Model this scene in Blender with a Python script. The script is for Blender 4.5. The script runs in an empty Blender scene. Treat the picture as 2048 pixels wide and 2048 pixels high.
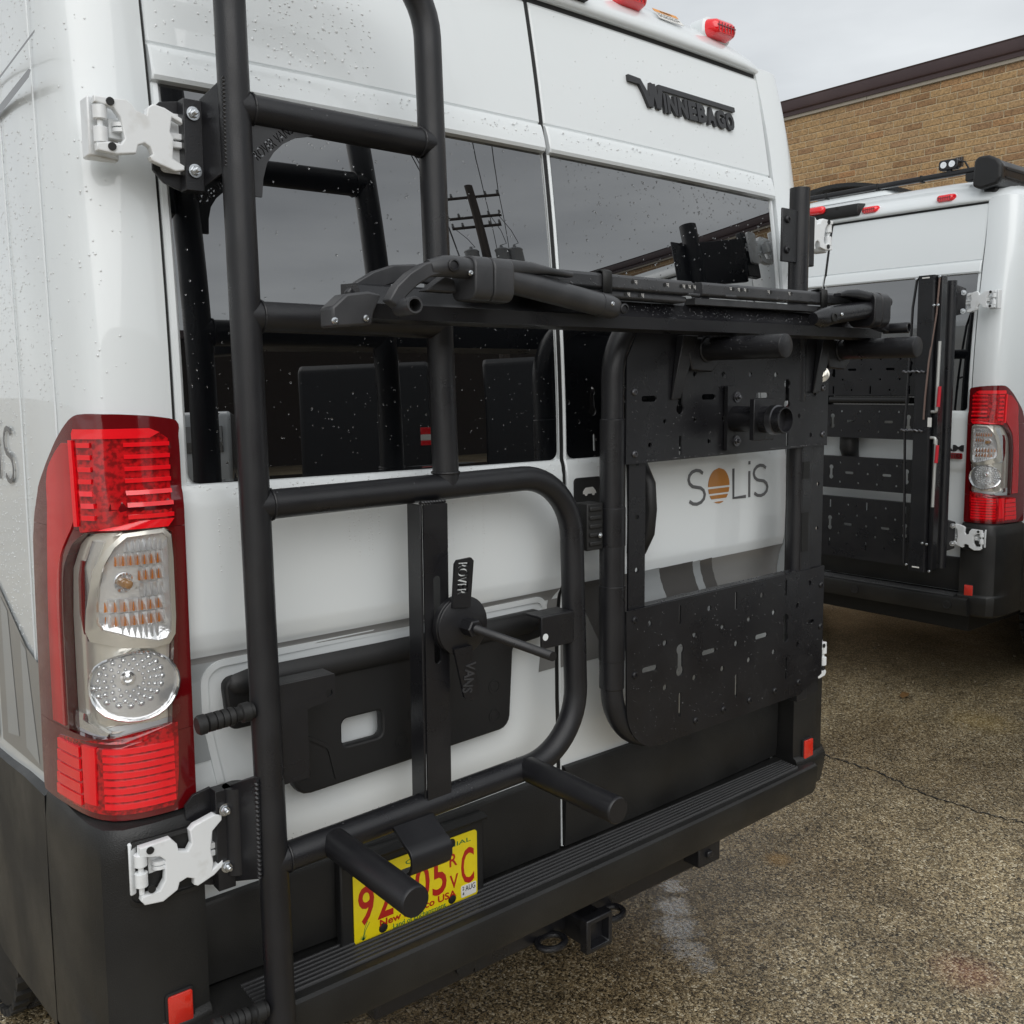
import bpy, math, random
from mathutils import Vector, Matrix

random.seed(7)
SC = bpy.context.scene
COL = SC.collection
R = math.radians

# ---------------------------------------------------------------- camera
def cam_basis(yaw, pitch, roll):
    f = Vector((math.sin(yaw)*math.cos(pitch), math.cos(yaw)*math.cos(pitch), -math.sin(pitch)))
    r = Vector((math.cos(yaw), -math.sin(yaw), 0))
    u = r.cross(f)
    c, s = math.cos(roll), math.sin(roll)
    return r*c + u*s, u*c - r*s, f
cr, cu, cf = cam_basis(R(39.14), R(5.9125), R(-0.4124))
cam = bpy.data.cameras.new("camera"); cam_o = bpy.data.objects.new("camera", cam); COL.objects.link(cam_o)
cam_o.matrix_world = Matrix(((cr.x, cu.x, -cf.x, -1.458), (cr.y, cu.y, -cf.y, -1.62), (cr.z, cu.z, -cf.z, 1.64), (0, 0, 0, 1)))
cam.sensor_fit = 'HORIZONTAL'; cam.sensor_width = 36.0
cam.lens = 1927.6/2048*36.0
cam.shift_y = -49.7/2048
cam.clip_start = 0.05; cam.clip_end = 3000
SC.camera = cam_o

# ---------------------------------------------------------------- sky
SUN_EL, SUN_AZ = 38.0, 205.0      # degrees; azimuth clockwise from +Y
world = bpy.data.worlds.new("World"); SC.world = world; world.use_nodes = True
wn, wl = world.node_tree.nodes, world.node_tree.links
wn.clear()
w_out = wn.new("ShaderNodeOutputWorld"); w_bg = wn.new("ShaderNodeBackground")
w_sky = wn.new("ShaderNodeTexSky"); w_sky.sky_type = 'NISHITA'; w_sky.sun_disc = False
w_sky.sun_elevation = R(SUN_EL); w_sky.sun_rotation = R(SUN_AZ)
w_tc = wn.new("ShaderNodeTexCoord"); w_mp = wn.new("ShaderNodeMapping"); w_mp.inputs['Scale'].default_value = (1.2, 1.2, 4.0)
w_no = wn.new("ShaderNodeTexNoise"); w_no.inputs['Scale'].default_value = 2.2; w_no.inputs['Detail'].default_value = 5; w_no.inputs['Roughness'].default_value = .5
w_rp = wn.new("ShaderNodeValToRGB")
w_rp.color_ramp.elements[0].position = .30; w_rp.color_ramp.elements[0].color = (5.0, 5.2, 5.35, 1)
w_rp.color_ramp.elements[1].position = .72; w_rp.color_ramp.elements[1].color = (7.5, 7.75, 7.85, 1)
w_mx = wn.new("ShaderNodeMixRGB"); w_mx.inputs[0].default_value = .9
wl.new(w_tc.outputs['Generated'], w_mp.inputs['Vector']); wl.new(w_mp.outputs[0], w_no.inputs['Vector'])
wl.new(w_no.outputs['Fac'], w_rp.inputs[0]); wl.new(w_sky.outputs[0], w_mx.inputs[1]); wl.new(w_rp.outputs[0], w_mx.inputs[2])
wl.new(w_mx.outputs[0], w_bg.inputs['Color']); w_bg.inputs['Strength'].default_value = .1
wl.new(w_bg.outputs[0], w_out.inputs[0])

sun = bpy.data.lights.new("sun", 'SUN'); sun.energy = 1.5; sun.angle = R(70); sun.color = (1, .985, .96)
sun_o = bpy.data.objects.new("sun", sun); COL.objects.link(sun_o)
sd = Vector((math.sin(R(SUN_AZ))*math.cos(R(SUN_EL)), math.cos(R(SUN_AZ))*math.cos(R(SUN_EL)), math.sin(R(SUN_EL))))
sun_o.rotation_euler = (-sd).to_track_quat('-Z', 'Y').to_euler()
SC.view_settings.view_transform = 'Standard'; SC.view_settings.look = 'None'
SC.view_settings.exposure = 0.24; SC.view_settings.gamma = 1.0
try: SC.view_settings.use_curve_mapping = False
except Exception: pass

# ---------------------------------------------------------------- materials
M = {}
def mat(name, col, rough=.5, metal=0, coat=0, coat_r=.05, bump=None, spec=.5, trans=0, ior=1.5, var=None, rvar=None):
    m = bpy.data.materials.new(name); m.use_nodes = True
    nt = m.node_tree; p = nt.nodes['Principled BSDF']
    p.inputs['Base Color'].default_value = (*col, 1); p.inputs['Roughness'].default_value = rough
    p.inputs['Metallic'].default_value = metal; p.inputs['Coat Weight'].default_value = coat
    p.inputs['Coat Roughness'].default_value = coat_r; p.inputs['Specular IOR Level'].default_value = spec
    p.inputs['Transmission Weight'].default_value = trans; p.inputs['IOR'].default_value = ior
    tc = None
    def noise(scale, detail=3, stretch=None):
        nonlocal tc
        if tc is None: tc = nt.nodes.new("ShaderNodeTexCoord")
        n = nt.nodes.new("ShaderNodeTexNoise"); n.inputs['Scale'].default_value = scale; n.inputs['Detail'].default_value = detail
        if stretch:
            mp = nt.nodes.new("ShaderNodeMapping"); mp.inputs['Scale'].default_value = stretch
            nt.links.new(tc.outputs['Object'], mp.inputs[0]); nt.links.new(mp.outputs[0], n.inputs['Vector'])
        else: nt.links.new(tc.outputs['Object'], n.inputs['Vector'])
        return n
    if bump:
        n = noise(bump[0], 2); b = nt.nodes.new("ShaderNodeBump"); b.inputs['Strength'].default_value = bump[1]; b.inputs['Distance'].default_value = bump[2] if len(bump) > 2 else .001
        nt.links.new(n.outputs['Fac'], b.inputs['Height']); nt.links.new(b.outputs[0], p.inputs['Normal'])
    if var:   # (scale, other colour, low, high, stretch)
        n = noise(var[0], 4, var[4] if len(var) > 4 else None); rp = nt.nodes.new("ShaderNodeValToRGB")
        rp.color_ramp.elements[0].position = var[2]; rp.color_ramp.elements[0].color = (*col, 1)
        rp.color_ramp.elements[1].position = var[3]; rp.color_ramp.elements[1].color = (*var[1], 1)
        nt.links.new(n.outputs['Fac'], rp.inputs[0]); nt.links.new(rp.outputs[0], p.inputs['Base Color'])
    if rvar:
        n = noise(rvar[0], 4); rp = nt.nodes.new("ShaderNodeMapRange")
        rp.inputs['From Min'].default_value = .35; rp.inputs['From Max'].default_value = .65
        rp.inputs['To Min'].default_value = rvar[1]; rp.inputs['To Max'].default_value = rvar[2]
        nt.links.new(n.outputs['Fac'], rp.inputs[0]); nt.links.new(rp.outputs[0], p.inputs['Roughness'])
    M[name] = m
    return m
mat('white_paint', (.775, .81, .82), .30, coat=.9, coat_r=.02)
mat('white_hinge', (.80, .82, .83), .35, coat=.4, bump=(60, .15, .001), var=(30, (.62, .62, .6), .55, .85))
mat('black_powder', (.0105, .0105, .0125), .34, spec=.5, bump=(520, .5, .0007), var=(7, (.020, .020, .0215), .5, .85), rvar=(11, .26, .46))
mat('black_satin', (.0095, .0095, .0115), .32, spec=.5, bump=(450, .35, .0006), var=(6, (.018, .018, .0195), .5, .85), rvar=(9, .24, .44))
mat('black_plastic', (.0105, .0105, .011), .36, spec=.5, bump=(900, .45, .0006), rvar=(6, .44, .60))
mat('bumper_plastic', (.0105, .0105, .0105), .42, spec=.45, bump=(420, .7, .0009), var=(4, (.027, .0265, .025), .45, .85), rvar=(5, .30, .52))
mat('grey_alloy', (.034, .035, .038), .38, spec=.5, bump=(300, .2, .0006), var=(20, (.055, .055, .058), .4, .8))
mat('rubber', (.011, .011, .011), .6)
mat('tyre', (.014, .0135, .013), .7, bump=(80, .4, .002), var=(12, (.035, .031, .026), .5, .8))
mat('seal', (.006, .006, .006), .6)
mat('glass_tint', (.0035, .004, .005), .0, spec=.9, ior=1.8, coat=1, coat_r=.0); M['glass_tint'].node_tree.nodes['Principled BSDF'].inputs['Coat IOR'].default_value = 1.95
mat('zinc', (.62, .64, .66), .25, metal=1)
mat('steel_dark', (.16, .16, .17), .38, metal=1)
mat('chrome', (.90, .91, .92), .07, metal=.85)
mat('chrome_rough', (.86, .87, .88), .18, metal=.55, bump=(90, .5, .002))
mat('lamp_beige', (.84, .81, .73), .14, metal=.45, coat=.5)
mat('lamp_red', (.90, .006, .014), .18, coat=1, coat_r=.02, bump=(160, .25, .001))
mat('lamp_red_dark', (.20, .002, .004), .15, coat=1, coat_r=.02)
mat('lamp_bezel', (.13, .003, .005), .12, coat=1, coat_r=.02)
mat('lamp_red_cell', (.55, .003, .007), .2, coat=1, var=(120, (.22, .0015, .003), .42, .6))
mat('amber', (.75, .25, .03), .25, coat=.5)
mat('bulb_glass', (.55, .30, .12), .1, coat=1)
mat('stripe_dark', (.10, .097, .094), .35, coat=.5, coat_r=.08)
mat('stripe_mid', (.245, .245, .24), .3, coat=.5, coat_r=.08)
mat('stripe_light', (.36, .38, .39), .3, coat=.5, coat_r=.08)
mat('letter_grey', (.10, .10, .105), .35, coat=.3)
mat('letter_black', (.020, .020, .022), .38, bump=(300, .3, .0005))
mat('orange', (.46, .19, .035), .4, coat=.4)
mat('label_orange', (.75, .32, .07), .5)
mat('label_white', (.75, .74, .71), .5)
mat('plate_yellow', (.86, .70, .010), .35, coat=.4, var=(40, (.80, .63, .01), .4, .8))
mat('plate_red', (.45, .018, .012), .4)
mat('plate_green', (.02, .18, .06), .4)
mat('ink', (.02, .02, .02), .5)
mat('red_plastic', (.55, .010, .025), .35, coat=.3)
mat('grey_metal_tube', (.52, .52, .50), .4, metal=.6)
mat('bronze_rod', (.20, .14, .12), .4, metal=.5)
mat('reflector_red', (.62, .025, .012), .22, coat=1, coat_r=.03, bump=(260, .6, .001))
mat('galvanised', (.35, .36, .37), .4, metal=.8)
mat('fascia', (.060, .036, .038), .45, var=(2, (.075, .046, .046), .4, .7))
mat('fascia_strip', (.36, .32, .26), .6)
mat('mortar', (.66, .55, .37), .85, bump=(120, .4, .003))
mat('wood_pole', (.055, .045, .038), .85, bump=(14, .8, .01), var=(8, (.10, .08, .065), .4, .7, (1, 1, .05)))
mat('transformer', (.30, .31, .32), .5)
mat('wire', (.02, .02, .02), .6)
mat('silver_paint', (.50, .51, .52), .3, coat=.5)
mat('dark_paint', (.020, .024, .030), .25, coat=.7)
mat('water', (1, 1, 1), .0, trans=1, ior=1.33)
mat('tread', (.030, .030, .031), .34, spec=.6, bump=(300, .4, .0006), rvar=(8, .26, .44))
mat('dark_matte', (.007, .0075, .009), .5)
mat('water_on_black', (.045, .047, .052), .03, coat=1, coat_r=.0)  # clear water; grey base stands in for sky refracted by the drops
mat('lamp_red_side', (.45, .003, .007), .15, coat=1, coat_r=.02, var=(9, (.75, .006, .012), .45, .7, (1, 1, .12)))
mat('water_on_white', (.80, .825, .83), .04, coat=1, coat_r=.0)

def clear_cover():
    m = bpy.data.materials.new('clear_lens'); m.use_nodes = True; nt = m.node_tree; nt.nodes.clear()
    o = nt.nodes.new("ShaderNodeOutputMaterial"); t = nt.nodes.new("ShaderNodeBsdfTransparent"); g = nt.nodes.new("ShaderNodeBsdfGlossy")
    g.inputs['Roughness'].default_value = .01; fz = nt.nodes.new("ShaderNodeFresnel"); fz.inputs[0].default_value = 1.45
    mx = nt.nodes.new("ShaderNodeMixShader"); nt.links.new(fz.outputs[0], mx.inputs[0]); nt.links.new(t.outputs[0], mx.inputs[1]); nt.links.new(g.outputs[0], mx.inputs[2])
    nt.links.new(mx.outputs[0], o.inputs[0]); M['clear_lens'] = m
clear_cover()

def brick_mat():
    m = bpy.data.materials.new('brick'); m.use_nodes = True; nt = m.node_tree; p = nt.nodes['Principled BSDF']
    oi = nt.nodes.new("ShaderNodeObjectInfo"); tc = nt.nodes.new("ShaderNodeTexCoord")
    rp = nt.nodes.new("ShaderNodeValToRGB"); e = rp.color_ramp.elements
    e[0].position = 0; e[0].color = (.30, .175, .085, 1); e[1].position = 1; e[1].color = (.50, .335, .17, 1)
    for ps, c in ((.12, (.36, .22, .12, 1)), (.3, (.42, .275, .14, 1)), (.55, (.47, .31, .155, 1)), (.8, (.41, .27, .15, 1)), (.93, (.40, .22, .105, 1))):
        q = e.new(ps); q.color = c
    n = nt.nodes.new("ShaderNodeTexNoise"); n.inputs['Scale'].default_value = 55; n.inputs['Detail'].default_value = 4
    ge = nt.nodes.new("ShaderNodeNewGeometry"); nt.links.new(ge.outputs['Position'], n.inputs['Vector'])
    mr = nt.nodes.new("ShaderNodeValToRGB"); mr.color_ramp.elements[0].position = .30; mr.color_ramp.elements[0].color = (.55, .52, .5, 1); mr.color_ramp.elements[1].position = .62; mr.color_ramp.elements[1].color = (1.12, 1.1, 1.05, 1)
    mu = nt.nodes.new("ShaderNodeMixRGB"); mu.blend_type = 'MULTIPLY'; mu.inputs[0].default_value = 1
    nt.links.new(oi.outputs['Random'], rp.inputs[0]); nt.links.new(rp.outputs[0], mu.inputs[1]); nt.links.new(n.outputs['Fac'], mr.inputs[0]); nt.links.new(mr.outputs[0], mu.inputs[2])
    nt.links.new(mu.outputs[0], p.inputs['Base Color']); p.inputs['Roughness'].default_value = .85
    b = nt.nodes.new("ShaderNodeBump"); b.inputs['Strength'].default_value = .7; b.inputs['Distance'].default_value = .006
    nt.links.new(n.outputs['Fac'], b.inputs['Height']); nt.links.new(b.outputs[0], p.inputs['Normal'])
    M['brick'] = m
    m = bpy.data.materials.new('brick_far'); m.use_nodes = True; nt = m.node_tree; p = nt.nodes['Principled BSDF']
    tc = nt.nodes.new("ShaderNodeTexCoord"); bt = nt.nodes.new("ShaderNodeTexBrick")
    mp = nt.nodes.new("ShaderNodeMapping"); sx = nt.nodes.new("ShaderNodeSeparateXYZ"); cx = nt.nodes.new("ShaderNodeCombineXYZ"); ad = nt.nodes.new("ShaderNodeMath"); ad.operation = 'ADD'
    ge = nt.nodes.new("ShaderNodeNewGeometry"); nt.links.new(ge.outputs['Position'], sx.inputs[0])
    nt.links.new(sx.outputs[0], ad.inputs[0]); nt.links.new(sx.outputs[1], ad.inputs[1]); nt.links.new(ad.outputs[0], cx.inputs[0]); nt.links.new(sx.outputs[2], cx.inputs[1])
    nt.links.new(cx.outputs[0], bt.inputs['Vector']); bt.inputs['Scale'].default_value = 1; bt.inputs['Brick Width'].default_value = .242; bt.inputs['Row Height'].default_value = .0795; bt.inputs['Mortar Size'].default_value = .006
    bt.inputs['Color1'].default_value = (.33, .21, .10, 1); bt.inputs['Color2'].default_value = (.24, .145, .075, 1); bt.inputs['Mortar'].default_value = (.46, .38, .25, 1)
    nt.links.new(bt.outputs[0], p.inputs['Base Color']); p.inputs['Roughness'].default_value = .85; M['brick_far'] = m
brick_mat()

def ground_mat():
    m = bpy.data.materials.new('wet_asphalt'); m.use_nodes = True; nt = m.node_tree; N = nt.nodes; Lk = nt.links; p = N['Principled BSDF']
    ge = N.new("ShaderNodeNewGeometry"); pos = ge.outputs['Position']
    def vor(scale, feat='F1', rnd=1.0):
        v = N.new("ShaderNodeTexVoronoi"); v.feature = feat; v.inputs['Scale'].default_value = scale; v.inputs['Randomness'].default_value = rnd; Lk.new(pos, v.inputs['Vector']); return v
    def noi(scale, det=4):
        n = N.new("ShaderNodeTexNoise"); n.inputs['Scale'].default_value = scale; n.inputs['Detail'].default_value = det; Lk.new(pos, n.inputs['Vector']); return n
    def ramp(inp, stops):
        r = N.new("ShaderNodeValToRGB"); el = r.color_ramp.elements
        el[0].position, el[0].color = stops[0][0], (*stops[0][1], 1); el[1].position, el[1].color = stops[-1][0], (*stops[-1][1], 1)
        for s in stops[1:-1]: q = el.new(s[0]); q.color = (*s[1], 1)
        Lk.new(inp, r.inputs[0]); return r
    def mix(a, b, fac, mode='MIX'):
        x = N.new("ShaderNodeMixRGB"); x.blend_type = mode
        for i, v in ((0, fac), (1, a), (2, b)):
            if hasattr(v, 'is_linked'): Lk.new(v, x.inputs[i])
            else: x.inputs[i].default_value = v if i == 0 else (*v, 1)
        return x.outputs[0]
    # distort so the stones are not tidy cells
    v = vor(140); ve = vor(140, 'DISTANCE_TO_EDGE')
    bw = N.new("ShaderNodeRGBToBW"); Lk.new(v.outputs['Color'], bw.inputs[0])
    stone = ramp(bw.outputs[0], [(.18, (.018, .016, .012)), (.28, (.075, .058, .034)), (.40, (.22, .165, .088)), (.54, (.39, .30, .165)), (.68, (.58, .475, .29)), (.86, (.85, .77, .58))])
    v2 = vor(310); bw2 = N.new("ShaderNodeRGBToBW"); Lk.new(v2.outputs['Color'], bw2.inputs[0])
    fine = ramp(bw2.outputs[0], [(.25, (.012, .011, .008)), (.55, (.15, .112, .062)), (.85, (.55, .45, .28))])
    edge = ramp(ve.outputs['Distance'], [(.02, (0, 0, 0)), (.10, (1, 1, 1))])
    big = noi(26, 2); bsel = ramp(big.outputs['Fac'], [(.42, (0, 0, 0)), (.58, (1, 1, 1))])
    c = mix(fine.outputs[0], stone.outputs[0], mix((0, 0, 0), edge.outputs[0], .85, 'MIX'))
    c = mix(c, fine.outputs[0], mix((0, 0, 0), bsel.outputs[0], .35, 'MIX'))
    lg = noi(.9, 5); lgr = ramp(lg.outputs['Fac'], [(.3, (.62, .60, .58)), (.7, (1.12, 1.12, 1.12))])
    c = mix(c, lgr.outputs[0], 1.0, 'MULTIPLY')
    pt2 = noi(.42, 6); ptr = ramp(pt2.outputs['Fac'], [(.40, (.74, .70, .66)), (.52, (1, 1, 1)), (.66, (1.10, 1.08, 1.02))]); c = mix(c, ptr.outputs[0], 1.0, 'MULTIPLY')
    fl_ = noi(7, 4); flr = ramp(fl_.outputs['Fac'], [(.34, (.78, .77, .76)), (.56, (1.06, 1.05, 1.04))]); c = mix(c, flr.outputs[0], 1.0, 'MULTIPLY')
    # stains with their own places: rust spot, faint yellow and red paint marks
    def spot(cx, cy, r, soft):
        sb = N.new("ShaderNodeVectorMath"); sb.operation = 'DISTANCE'; Lk.new(pos, sb.inputs[0]); sb.inputs[1].default_value = (cx, cy, 0)
        n = noi(9, 3); ad = N.new("ShaderNodeMath"); ad.operation = 'MULTIPLY_ADD'; Lk.new(n.outputs['Fac'], ad.inputs[0]); ad.inputs[1].default_value = r*1.2; Lk.new(sb.outputs['Value'], ad.inputs[2])
        mr = N.new("ShaderNodeMapRange"); mr.inputs['From Min'].default_value = r+soft+r*.6; mr.inputs['From Max'].default_value = r*.5+r*.6; Lk.new(ad.outputs[0], mr.inputs[0]); return mr.outputs[0]
    def sc(o, k):
        q = N.new("ShaderNodeMath"); q.operation = 'MULTIPLY'; Lk.new(o, q.inputs[0]); q.inputs[1].default_value = k; return q.outputs[0]
    c = mix(c, (.34, .17, .02), sc(spot(1.272, .287, .03, .03), .35))
    c = mix(c, (.50, .33, .04), sc(spot(3.2, .47, .05, .16), .16))
    c = mix(c, (.42, .10, .06), sc(spot(1.13, -.447, .03, .09), .22))
    Lk.new(c, p.inputs['Base Color'])
    wet = noi(1.6, 4); wr = N.new("ShaderNodeMapRange"); wr.inputs['From Min'].default_value = .35; wr.inputs['From Max'].default_value = .65; wr.inputs['To Min'].default_value = .30; wr.inputs['To Max'].default_value = .52
    Lk.new(wet.outputs['Fac'], wr.inputs[0]); Lk.new(wr.outputs[0], p.inputs['Roughness'])
    def blob(cx, cy, r):
        sb = N.new("ShaderNodeVectorMath"); sb.operation = 'DISTANCE'; Lk.new(pos, sb.inputs[0]); sb.inputs[1].default_value = (cx, cy, 0)
        dv = N.new("ShaderNodeMath"); dv.operation = 'DIVIDE'; Lk.new(sb.outputs['Value'], dv.inputs[0]); dv.inputs[1].default_value = r; return dv.outputs[0]
    acc = None
    for cx, cy, r in ((.95, .48, .04), (.86, .395, .05), (.76, .31, .065), (.68, .225, .075), (.615, .13, .07), (.585, .05, .05)):
        q = blob(cx, cy, r)
        if acc is None: acc = q
        else:
            mn = N.new("ShaderNodeMath"); mn.operation = 'SMOOTH_MIN'; Lk.new(acc, mn.inputs[0]); Lk.new(q, mn.inputs[1]); mn.inputs[2].default_value = .3; acc = mn.outputs[0]
    rg = noi(30, 5); ra = N.new("ShaderNodeMath"); ra.operation = 'MULTIPLY_ADD'; Lk.new(rg.outputs['Fac'], ra.inputs[0]); ra.inputs[1].default_value = 1.5; Lk.new(acc, ra.inputs[2])
    pm = N.new("ShaderNodeMapRange"); pm.inputs['From Min'].default_value = 1.75; pm.inputs['From Max'].default_value = 1.35; Lk.new(ra.outputs[0], pm.inputs[0]); pud = pm.outputs[0]
    def lerp(a, b_):
        q = N.new("ShaderNodeMapRange"); q.inputs['To Min'].default_value = a; q.inputs['To Max'].default_value = b_; Lk.new(pud, q.inputs[0]); return q.outputs[0]
    Lk.new(lerp(.42, 1.0), p.inputs['Coat Weight']); Lk.new(lerp(.26, .03), p.inputs['Coat Roughness']); Lk.new(lerp(1.5, 2.6), p.inputs['Coat IOR'])
    b = N.new("ShaderNodeBump"); b.inputs['Strength'].default_value = .75; b.inputs['Distance'].default_value = .004
    Lk.new(ve.outputs['Distance'], b.inputs['Height']); Lk.new(b.outputs[0], p.inputs['Normal'])
    b2 = N.new("ShaderNodeBump"); b2.inputs['Strength'].default_value = .65; b2.inputs['Distance'].default_value = .003
    n3 = noi(75, 2); Lk.new(n3.outputs['Fac'], b2.inputs['Height']); Lk.new(b2.outputs[0], p.inputs['Coat Normal'])
    M['wet_asphalt'] = m
ground_mat()

# ---------------------------------------------------------------- mesh helpers
def link(o, parent=None):
    COL.objects.link(o)
    if parent is not None: o.parent = parent
    return o
def empty(name, loc=(0, 0, 0), rz=0, parent=None, **props):
    o = bpy.data.objects.new(name, None); o.location = loc; o.rotation_euler = (0, 0, rz); o.empty_display_size = .1
    link(o, parent)
    for k, v in props.items(): o[k] = v
    return o
class MB:
    def __init__(s): s.v = []; s.f = []
    def add(s, vs, fs):
        b = len(s.v); s.v += [tuple(x) for x in vs]; s.f += [tuple(i+b for i in f) for f in fs]; return s
    def box(s, lo, hi):
        (a, b, c), (d, e, f) = lo, hi
        return s.add([(a, b, c), (d, b, c), (d, e, c), (a, e, c), (a, b, f), (d, b, f), (d, e, f), (a, e, f)],
                     [(0, 3, 2, 1), (4, 5, 6, 7), (0, 1, 5, 4), (1, 2, 6, 5), (2, 3, 7, 6), (3, 0, 4, 7)])
    def hexa(s, p):      # 8 points: bottom ring, top ring
        return s.add(p, [(0, 3, 2, 1), (4, 5, 6, 7), (0, 1, 5, 4), (1, 2, 6, 5), (2, 3, 7, 6), (3, 0, 4, 7)])
    def tube(s, path, rad, seg=20, caps=True):
        P = [Vector(p) for p in path]; n = len(P)
        rads = rad if isinstance(rad, (list, tuple)) else [rad]*n
        T = []
        for i in range(n):
            t = (P[min(i+1, n-1)] - P[max(i-1, 0)]); T.append(t.normalized())
        ref = Vector((0, 0, 1)) if abs(T[0].z) < .9 else Vector((0, 1, 0))
        nx = T[0].cross(ref).normalized(); vs = []
        for i in range(n):
            nx = (nx - T[i]*nx.dot(T[i])).normalized(); ny = T[i].cross(nx)
            for k in range(seg):
                a = 2*math.pi*k/seg; vs.append(P[i] + (nx*math.cos(a)+ny*math.sin(a))*rads[i])
        fs = [(i*seg+k, i*seg+(k+1) % seg, (i+1)*seg+(k+1) % seg, (i+1)*seg+k) for i in range(n-1) for k in range(seg)]
        if caps: fs += [tuple(range(seg-1, -1, -1)), tuple((n-1)*seg+k for k in range(seg))]
        return s.add(vs, fs)
    def cyl(s, a, b, r, seg=20, r2=None):
        return s.tube([a, b], [r, r if r2 is None else r2], seg)
    def lathe(s, a, d, prof, seg=24):   # prof: list of (t along d, radius)
        a = Vector(a); d = Vector(d).normalized()
        ref = Vector((0, 0, 1)) if abs(d.z) < .9 else Vector((0, 1, 0)); nx = d.cross(ref).normalized(); ny = d.cross(nx)
        vs = []
        for t, r in prof:
            for k in range(seg):
                q = 2*math.pi*k/seg; vs.append(a + d*t + (nx*math.cos(q)+ny*math.sin(q))*max(r, 1e-5))
        n = len(prof)
        fs = [(i*seg+k, i*seg+(k+1) % seg, (i+1)*seg+(k+1) % seg, (i+1)*seg+k) for i in range(n-1) for k in range(seg)]
        fs += [tuple(range(seg-1, -1, -1)), tuple((n-1)*seg+k for k in range(seg))]
        return s.add(vs, fs)
    def loft(s, rings, caps=True, closed=True):
        m = len(rings[0]); vs = [p for r in rings for p in r]; n = len(rings); kk = m if closed else m-1
        fs = [(i*m+k, i*m+(k+1) % m, (i+1)*m+(k+1) % m, (i+1)*m+k) for i in range(n-1) for k in range(kk)]
        if caps and closed: fs += [tuple(range(m-1, -1, -1)), tuple((n-1)*m+k for k in range(m))]
        return s.add(vs, fs)
    def prism(s, poly, y0, y1):   # polygon in (x,z), extruded along y
        n = len(poly)
        return s.loft([[(x, y0, z) for x, z in poly], [(x, y1, z) for x, z in poly]])
    def prism_x(s, poly, x0, x1):  # polygon in (y,z)
        return s.loft([[(x0, y, z) for y, z in poly], [(x1, y, z) for y, z in poly]])
    def build(s, name, m, parent=None, bevel=0, smooth=True, ang=35, seg=2, fix=True, **props):
        me = bpy.data.meshes.new(name); me.from_pydata(s.v, [], s.f); 
        if fix:
            import bmesh
            bm = bmesh.new(); bm.from_mesh(me); bmesh.ops.recalc_face_normals(bm, faces=bm.faces); bm.to_mesh(me); bm.free()
        return mesh_obj(name, me, m, parent, bevel, smooth, ang, seg, **props)
def mesh_obj(name, me, m, parent=None, bevel=0, smooth=True, ang=35, seg=2, **props):
    me.materials.clear(); me.materials.append(M[m] if isinstance(m, str) else m)
    if smooth:
        me.polygons.foreach_set('use_smooth', [True]*len(me.polygons)); me.set_sharp_from_angle(angle=R(ang))
    o = bpy.data.objects.new(name, me); link(o, parent)
    if bevel:
        b = o.modifiers.new('bevel', 'BEVEL'); b.width = bevel; b.segments = seg; b.limit_method = 'ANGLE'; b.angle_limit = R(35)
    for k, v in props.items(): o[k] = v
    return o
def rrect(x0, z0, x1, z1, r=.01, n=4):
    pts = []
    for cx, cz, a0 in ((x1-r, z1-r, 0), (x0+r, z1-r, 90), (x0+r, z0+r, 180), (x1-r, z0+r, 270)):
        for i in range(n+1):
            a = R(a0+90*i/n); pts.append((cx+r*math.cos(a), cz+r*math.sin(a)))
    return pts
def circ(x, z, r, n=12, sx=1, sz=1): return [(x+r*sx*math.cos(2*math.pi*i/n), z+r*sz*math.sin(2*math.pi*i/n)) for i in range(n)]
def slot(x, z, l, w, vert=False):
    h, v = (w, l) if vert else (l, w)
    return rrect(x-h/2, z-v/2, x+h/2, z+v/2, w/2*.98, 4)
def keyhole(x, z):
    pts = []
    for i in range(11): a = R(-50+280*i/10); pts.append((x+.013*math.cos(a), z+.026+.013*math.sin(a)))
    for i in range(11): a = R(130+280*i/10); pts.append((x+.013*math.cos(a), z-.026+.013*math.sin(a)))
    return pts
def loops_mesh(loops, th, bevel=0):
    """flat plate in XY of outline + holes, thickness th along Z (centred)."""
    cu_ = bpy.data.curves.new('tmp', 'CURVE'); cu_.dimensions = '2D'; cu_.fill_mode = 'BOTH'; cu_.extrude = th/2; cu_.resolution_u = 1
    if bevel: cu_.bevel_depth = bevel; cu_.bevel_resolution = 1; cu_.extrude = max(th/2-bevel, 1e-5); cu_.offset = -bevel
    for lp in loops:
        sp = cu_.splines.new('POLY'); sp.points.add(len(lp)-1)
        for i, q in enumerate(lp): sp.points[i].co = (q[0], q[1], 0, 1)
        sp.use_cyclic_u = True
    o = bpy.data.objects.new('tmp', cu_); COL.objects.link(o)
    dg = bpy.context.evaluated_depsgraph_get(); dg.update()
    me = bpy.data.meshes.new_from_object(o.evaluated_get(dg)); bpy.data.objects.remove(o); bpy.data.curves.remove(cu_)
    return me
XZ = Matrix(((1, 0, 0, 0), (0, 0, -1, 0), (0, 1, 0, 0), (0, 0, 0, 1)))    # plate XY -> world XZ, facing -Y
def plate(name, outline, holes, y, th, m, parent, tilt=None, bevel=0, **props):
    """plate in world XZ; y = mid plane."""
    me = loops_mesh([outline]+list(holes), th, bevel); T = Matrix.Translation((0, y, 0)) @ XZ
    if tilt is not None: T = tilt @ T
    me.transform(T); me.name = name
    return mesh_obj(name, me, m, parent, ang=30, **props)
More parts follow.
